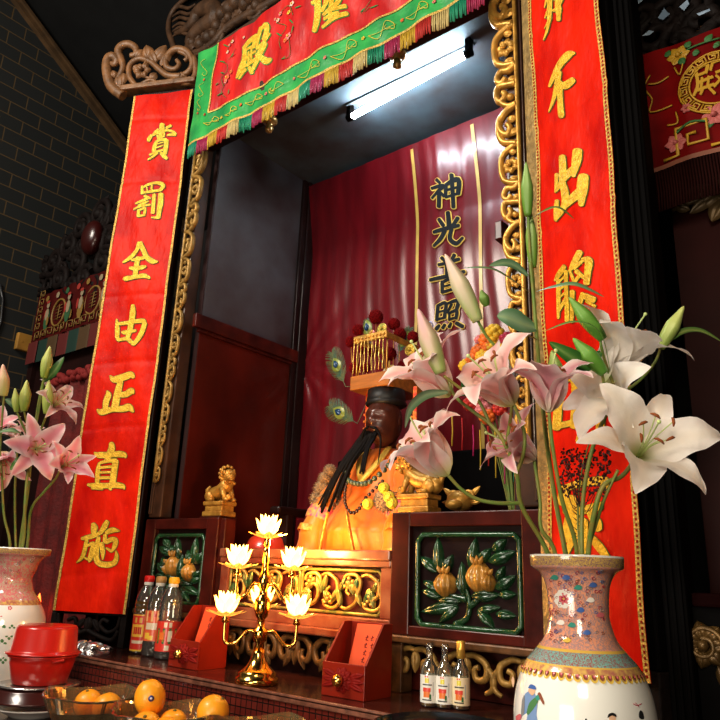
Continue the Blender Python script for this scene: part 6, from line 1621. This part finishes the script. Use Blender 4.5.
# ------------------------------------------------------------------ neighbouring shrine on the right
t = thing('side_shrine', 'dark neighbouring shrine to the right of the white lilies', 'shrine', (2.0, 2.1, 0))
b = B(); b.box(1.30, 1.352, 1.72, 1.80, 1.0005, 4.1, .006)
for k in range(3): b.box(1.305+k*.016, 1.313+k*.016, 1.714, 1.722, 1.02, 4.0, .002)
obj('post', b, blackw, t)
b = B(); b.box(1.345, 3.2, 1.97, 2.02, 1.0005, 4.2); obj('back_panel', b, mat('dark_maroon_panel', (.030,.003,.002), .5, spec=.15, var=.4, vscale=4), t)
for x in (1.50, 1.56): 
    b = B(); b.box(x, x+.022, 1.945, 1.97, 1.36, 2.35, .006); obj('moulding', b, mat('maroon_moulding', (.09,.008,.005), .25, coat=.5), t)
b = B(); b.box(1.355, 3.2, 1.745, 1.80, 1.30, 1.33, .006); obj('ledge', b, mat('dull_maroon_ledge', (.010,.002,.002), .8, spec=.02), t)
b = B(); b.box(1.345, 3.2, 1.76, 1.80, 1.0005, 1.30); pn = obj('lower_panel', b, blackw, t)
c = at(705, 645, Y=1.755); b = B(FACE(1.757))
b.rosette((c.x, c.z), .05, 7, .02, 0); b.rib(spiral((c.x, c.z, 0), .04, 0, 1.3, 16, .3), .006, 1, w=.012)
for a_ in (2.2, 2.9, .4, 5.2): b.leaf((c.x+.045*cos(a_), c.z+.045*sin(a_)), (c.x+.12*cos(a_), c.z+.12*sin(a_)), .035, .012, .0)
obj('gilt_flower', b, mat('dim_gilt_flower', (.16,.09,.025), .4, metal=.4, var=.5, vscale=30), pn)
# crest with added pale patches for blue-grey surfaces glimpsed through the carving
FR = FACE(1.90)
def kr(x, y): return loc2(FR, x, y)
b = B(FR)
for (x, y, r) in ((640,60,.05),(655,35,.06),(680,40,.06),(700,20,.07),(665,15,.06),(625,30,.05),(715,35,.06),(640,20,.05),(690,5,.06)):
    c = kr(x, y); b.rib(spiral(c, r, x, 1.3, 14, .2), .016, .9)
b.rib([kr(*q_) for q_ in ((672,45),(690,20),(708,12),(730,18))], [.014,.018,.012], .8)
obj('crest_carving', b, carvek, t)
b = B(FR); p0 = kr(668, 38); p1 = kr(730, 12)
b.rib([kr(672,38), kr(700,27), kr(730,14)], .018, .6, w=-.02); obj('crest_rail', b, carvew, t)
b = B(FR)
for pts in ([(623,18),(628,8),(640,2),(648,5),(640,11),(632,18)], [(661,24),(667,14),(670,18),(673,20),(666,26)], [(682,13),(690,6),(692,10),(687,17)], [(645,42),(652,36),(657,37),(653,41)], [(622,49),(633,46),(636,44),(635,48),(626,51)], [(699,20),(712,15),(713,17),(702,22)]):
    b = B(FR); ii = [b.vert((*kr(*q_), .03)) for q_ in pts]; b.face(ii, False)
    obj('blue_grey_patch', b, mat('weathered_blue_grey', (.36,.46,.58), .6, var=.7, vscale=16, vcol=(.14,.20,.28)), t)
b = B(FR); b.box(1.32, 3.2, kr(690,66)[1]-.02, 4.2, -.09, -.05); obj('crest_board', b, blackw, t)
# banner with palace character
h = thing('embroidered_hanging', 'dim red hanging with a round gold emblem at the upper right edge', 'cloth', (1.8, 1.88, 2.4))
FH = FACE(1.87)
def kh(x, y): return loc2(FH, x, y)
def hw(u, v): return .006*sin(u*14+v*5)+.004*sin(u*37-v*8)
hu0 = kh(640, 100)[0]; hu1 = 2.6; hv0 = kh(690, 160)[1]; hv1 = kh(700, 34)[1]
b = B(FH); b.grid(lambda i, j: (hu0+(hu1-hu0)*i, hv0+(hv1-hv0)*j, hw(hu0+(hu1-hu0)*i, hv0+(hv1-hv0)*j)), 80, 24)
obj('red_cloth', b, mat('dim_satin_cloth', (.20,.003,.003), .5, spec=.1, var=.5, vscale=6, bump=.4, bscale=10), h)  # cloth and thread colours darkened for the shadow on this hanging
b = B(FH)
c = kh(717, 82); r = abs(kh(717, 52)[1]-c[1])
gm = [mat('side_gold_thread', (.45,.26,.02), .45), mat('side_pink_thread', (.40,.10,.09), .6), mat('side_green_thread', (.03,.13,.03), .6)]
def ln(pts, rad=.004, off=.005): 
    P_ = [(p[0], p[1], hw(*p)+off) for p in pts]; b.tube(P_, rad, 5, True, .6, up=(0,0,1))
def arc(rr): ln([(c[0]+rr*cos(2*pi*k/40), c[1]+rr*sin(2*pi*k/40)) for k in range(41)], .003)
arc(r*1.02); arc(r*.72)
for k in range(16):
    a0 = 2*pi*k/16
    def pp(da, q_): return (c[0]+r*q_*cos(a0+da), c[1]+r*q_*sin(a0+da))
    ln([pp(-.15,.76), pp(-.15,.97), pp(.14,.97), pp(.14,.80), pp(-.06,.80), pp(-.06,.90), pp(.06,.90)], .0032)
for k in range(12):
    u0 = hu0+.09+k*.125; v0 = hv0+.02; s = .085
    ln([(u0-.04, v0), (u0, v0), (u0, v0+s), (u0+s*.95, v0+s), (u0+s*.95, v0+s*.25), (u0+s*.35, v0+s*.25), (u0+s*.35, v0+s*.62), (u0+s*.62, v0+s*.62)], .0055)
C9 = lambda x, y: kh(590+x/5.54, y/5.54)
for pts in ([(520,340),(500,420),(470,380)], [(340,430),(310,500),(350,560),(340,630),(460,590)], [(330,480),(380,470),(440,430)], [(430,700),(490,690),(480,630)]): ln([C9(*q_) for q_ in smooth(pts, 4)], .0028)
b.m = 0
for q_ in ((490,310),): 
    p = C9(*q_); b.rosette(p, .032, 6, .004, hw(*p)+.004)
b.m = 1
for q_, rr in (((690,640),.036),((540,610),.016),((270,470),.012),((480,800),.03)): p = C9(*q_); b.rosette(p, rr, 6, .004, hw(*p)+.004)
b.m = 2
ln([C9(*q_) for q_ in smooth([(490,310),(560,270),(640,240),(720,210)], 4)], .003); ln([C9(*q_) for q_ in smooth([(480,750),(560,690),(660,680)], 4)], .0035)
for q_ in ((530,270,560,235),(570,300,610,295),(640,240,680,195),(500,330,525,360),(690,250,720,260),(630,640,670,640),(640,700,690,690),(420,300,450,310)): b.leaf(C9(q_[0],q_[1]), C9(q_[2],q_[3]), .022, .003, .006)
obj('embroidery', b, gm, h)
k9 = 130/720
glyph(FH, (590,0), k9, [[(575,402,9),(650,360,10),(645,410,8)],[(590,432,7),(645,407,7)],[(590,400,9),(602,480,9),(580,542,7)],[(600,472,8),(680,430,8)],[(625,440,7),(620,500,7)],[(660,430,7),(655,490,7)],[(600,512,8),(690,470,8)],[(630,500,7),(618,532,7)],[(660,490,7),(692,520,9)],[(680,350,7),(670,392,7)],[(680,350,7),(730,330,8),(738,380,7)],[(700,402,7),(760,380,7),(690,482,7)],[(700,420,7),(765,472,8)]], hw, h, gm[0], gm[0], .1)
b = B(FH)
for k in range(170):
    u = hu0+(hu1-hu0)*k/169; b.tube([(u, hv0, hw(u,hv0)), (u+.002, hv0-.07, hw(u,hv0)), (u, hv0-.13, hw(u,hv0))], .0034, 4, True, .6)
obj('fringe', b, mat('dark_red_fringe', (.022,.003,.002), .8, spec=.1), h)
b = B(FH); b.grid(lambda i, j: (hu0+(hu1-hu0)*i, hv0-.004+.014*j, hw(hu0+(hu1-hu0)*i, hv0)+.003), 60, 1); obj('lower_trim', b, mat('dim_trim', (.20,.07,.04), .5), h)
# dark carved spray under it
t2 = thing('carved_spray', 'dim gilt leaf spray carving below the hanging at the right edge', 'carving', (1.5, 1.94, 2.1))
b = B(FACE(1.945)); ks2 = lambda x, y: loc2(FACE(1.945), x, y)
for q_ in ((715,188,680,198,.05),(720,192,700,208,.05),(712,196,690,214,.04),(722,200,712,222,.05),(690,210,672,205,.03),(718,186,725,170,.04)): b.leaf(ks2(q_[0],q_[1]), ks2(q_[2],q_[3]), q_[4], .016, .0)
b.rib([ks2(730,200), ks2(705,198), ks2(672,210)], .007)
obj('leaf_spray', b, mat('dim_gilt_spray', (.14,.085,.03), .45, metal=.3, var=.4), t2)

# ------------------------------------------------------------------ light
def area(name, loc, tgt, size, power, col, sy=None):
    l = bpy.data.lights.new(name, 'AREA'); l.energy = power; l.color = col; l.size = size
    if sy: l.shape = 'RECTANGLE'; l.size_y = sy
    o = bpy.data.objects.new(name, l); COL.objects.link(o); o.location = V(loc)
    o.rotation_euler = (V(tgt)-V(loc)).to_track_quat('-Z', 'Y').to_euler(); return o
area('courtyard_light', (-1.1, -1.3, 4.4), (0, 1.9, 2.6), 1.3, 150, (1.0, .93, .82), 1.2)
area('camera_side_light', (2.2, -1.0, 2.6), (.5, 1.6, 1.1), .7, 42, (1.0, .86, .66))
area('low_camera_fill', (1.0, -1.2, 1.15), (.7, 1.7, 1.35), 1.0, 36, (1.0, .91, .77))  # added low fill to brighten lilies and table, no source stands there
pl_ = bpy.data.lights.new('lotus_lamp_warmth', 'POINT'); pl_.energy = 9; pl_.color = (1, .52, .18); pl_.shadow_soft_size = .05
po = bpy.data.objects.new('lotus_lamp_warmth', pl_); COL.objects.link(po); po.location = (LX+.02, LY+.11, 1.43)
w = bpy.data.worlds.new('temple_dusk'); SC.world = w; w.use_nodes = True
bg = w.node_tree.nodes['Background']; bg.inputs[0].default_value = (.30, .28, .26, 1); bg.inputs[1].default_value = .03
SC.view_settings.view_transform = 'Standard'; SC.view_settings.look = 'None'; SC.view_settings.exposure = 0.2; SC.view_settings.gamma = 0.88
SC.cycles.use_denoising = True
SC.cycles.max_bounces = 8; SC.cycles.transparent_max_bounces = 16; SC.cycles.caustics_reflective = False; SC.cycles.caustics_refractive = False
SC.cycles.sample_clamp_indirect = 6

# ------------------------------------------------------------------ repeats share a group
GROUPS = {'orange': 'oranges in the crystal bowls', 'crystal_bowl': 'amber crystal bowls on the offering table', 'oil_bottle': 'oil bottles by the left banner',
          'sauce_bottle': 'sauce bottles below the carved screen', 'couplet_banner': 'red couplet banners', 'wing_panel': 'wing panels beside the niche',
          'carved_screen': 'carved screens on the altar', 'card_box': 'red card boxes on the altar', 'card': 'cards in the red boxes', 'lion_statue': 'gilt guardian lions',
          'porcelain_vase': 'porcelain vases holding lilies', 'red_container': 'stacked red plastic tubs', 'carved_crest': 'carved crests over the facade',
          'side_shrine': 'neighbouring shrines', 'embroidered_hanging': 'hangings of the neighbouring shrines'}
for o in list(SC.objects):
    if o.parent is None and 'label' in o:
        k = o.name.split('.')[0]
        if k in GROUPS: o['group'] = GROUPS[k]
        elif k == 'lily_stem': o['group'] = 'lilies in the left vase' if o.location.x < 0 else 'lilies in the big vase'
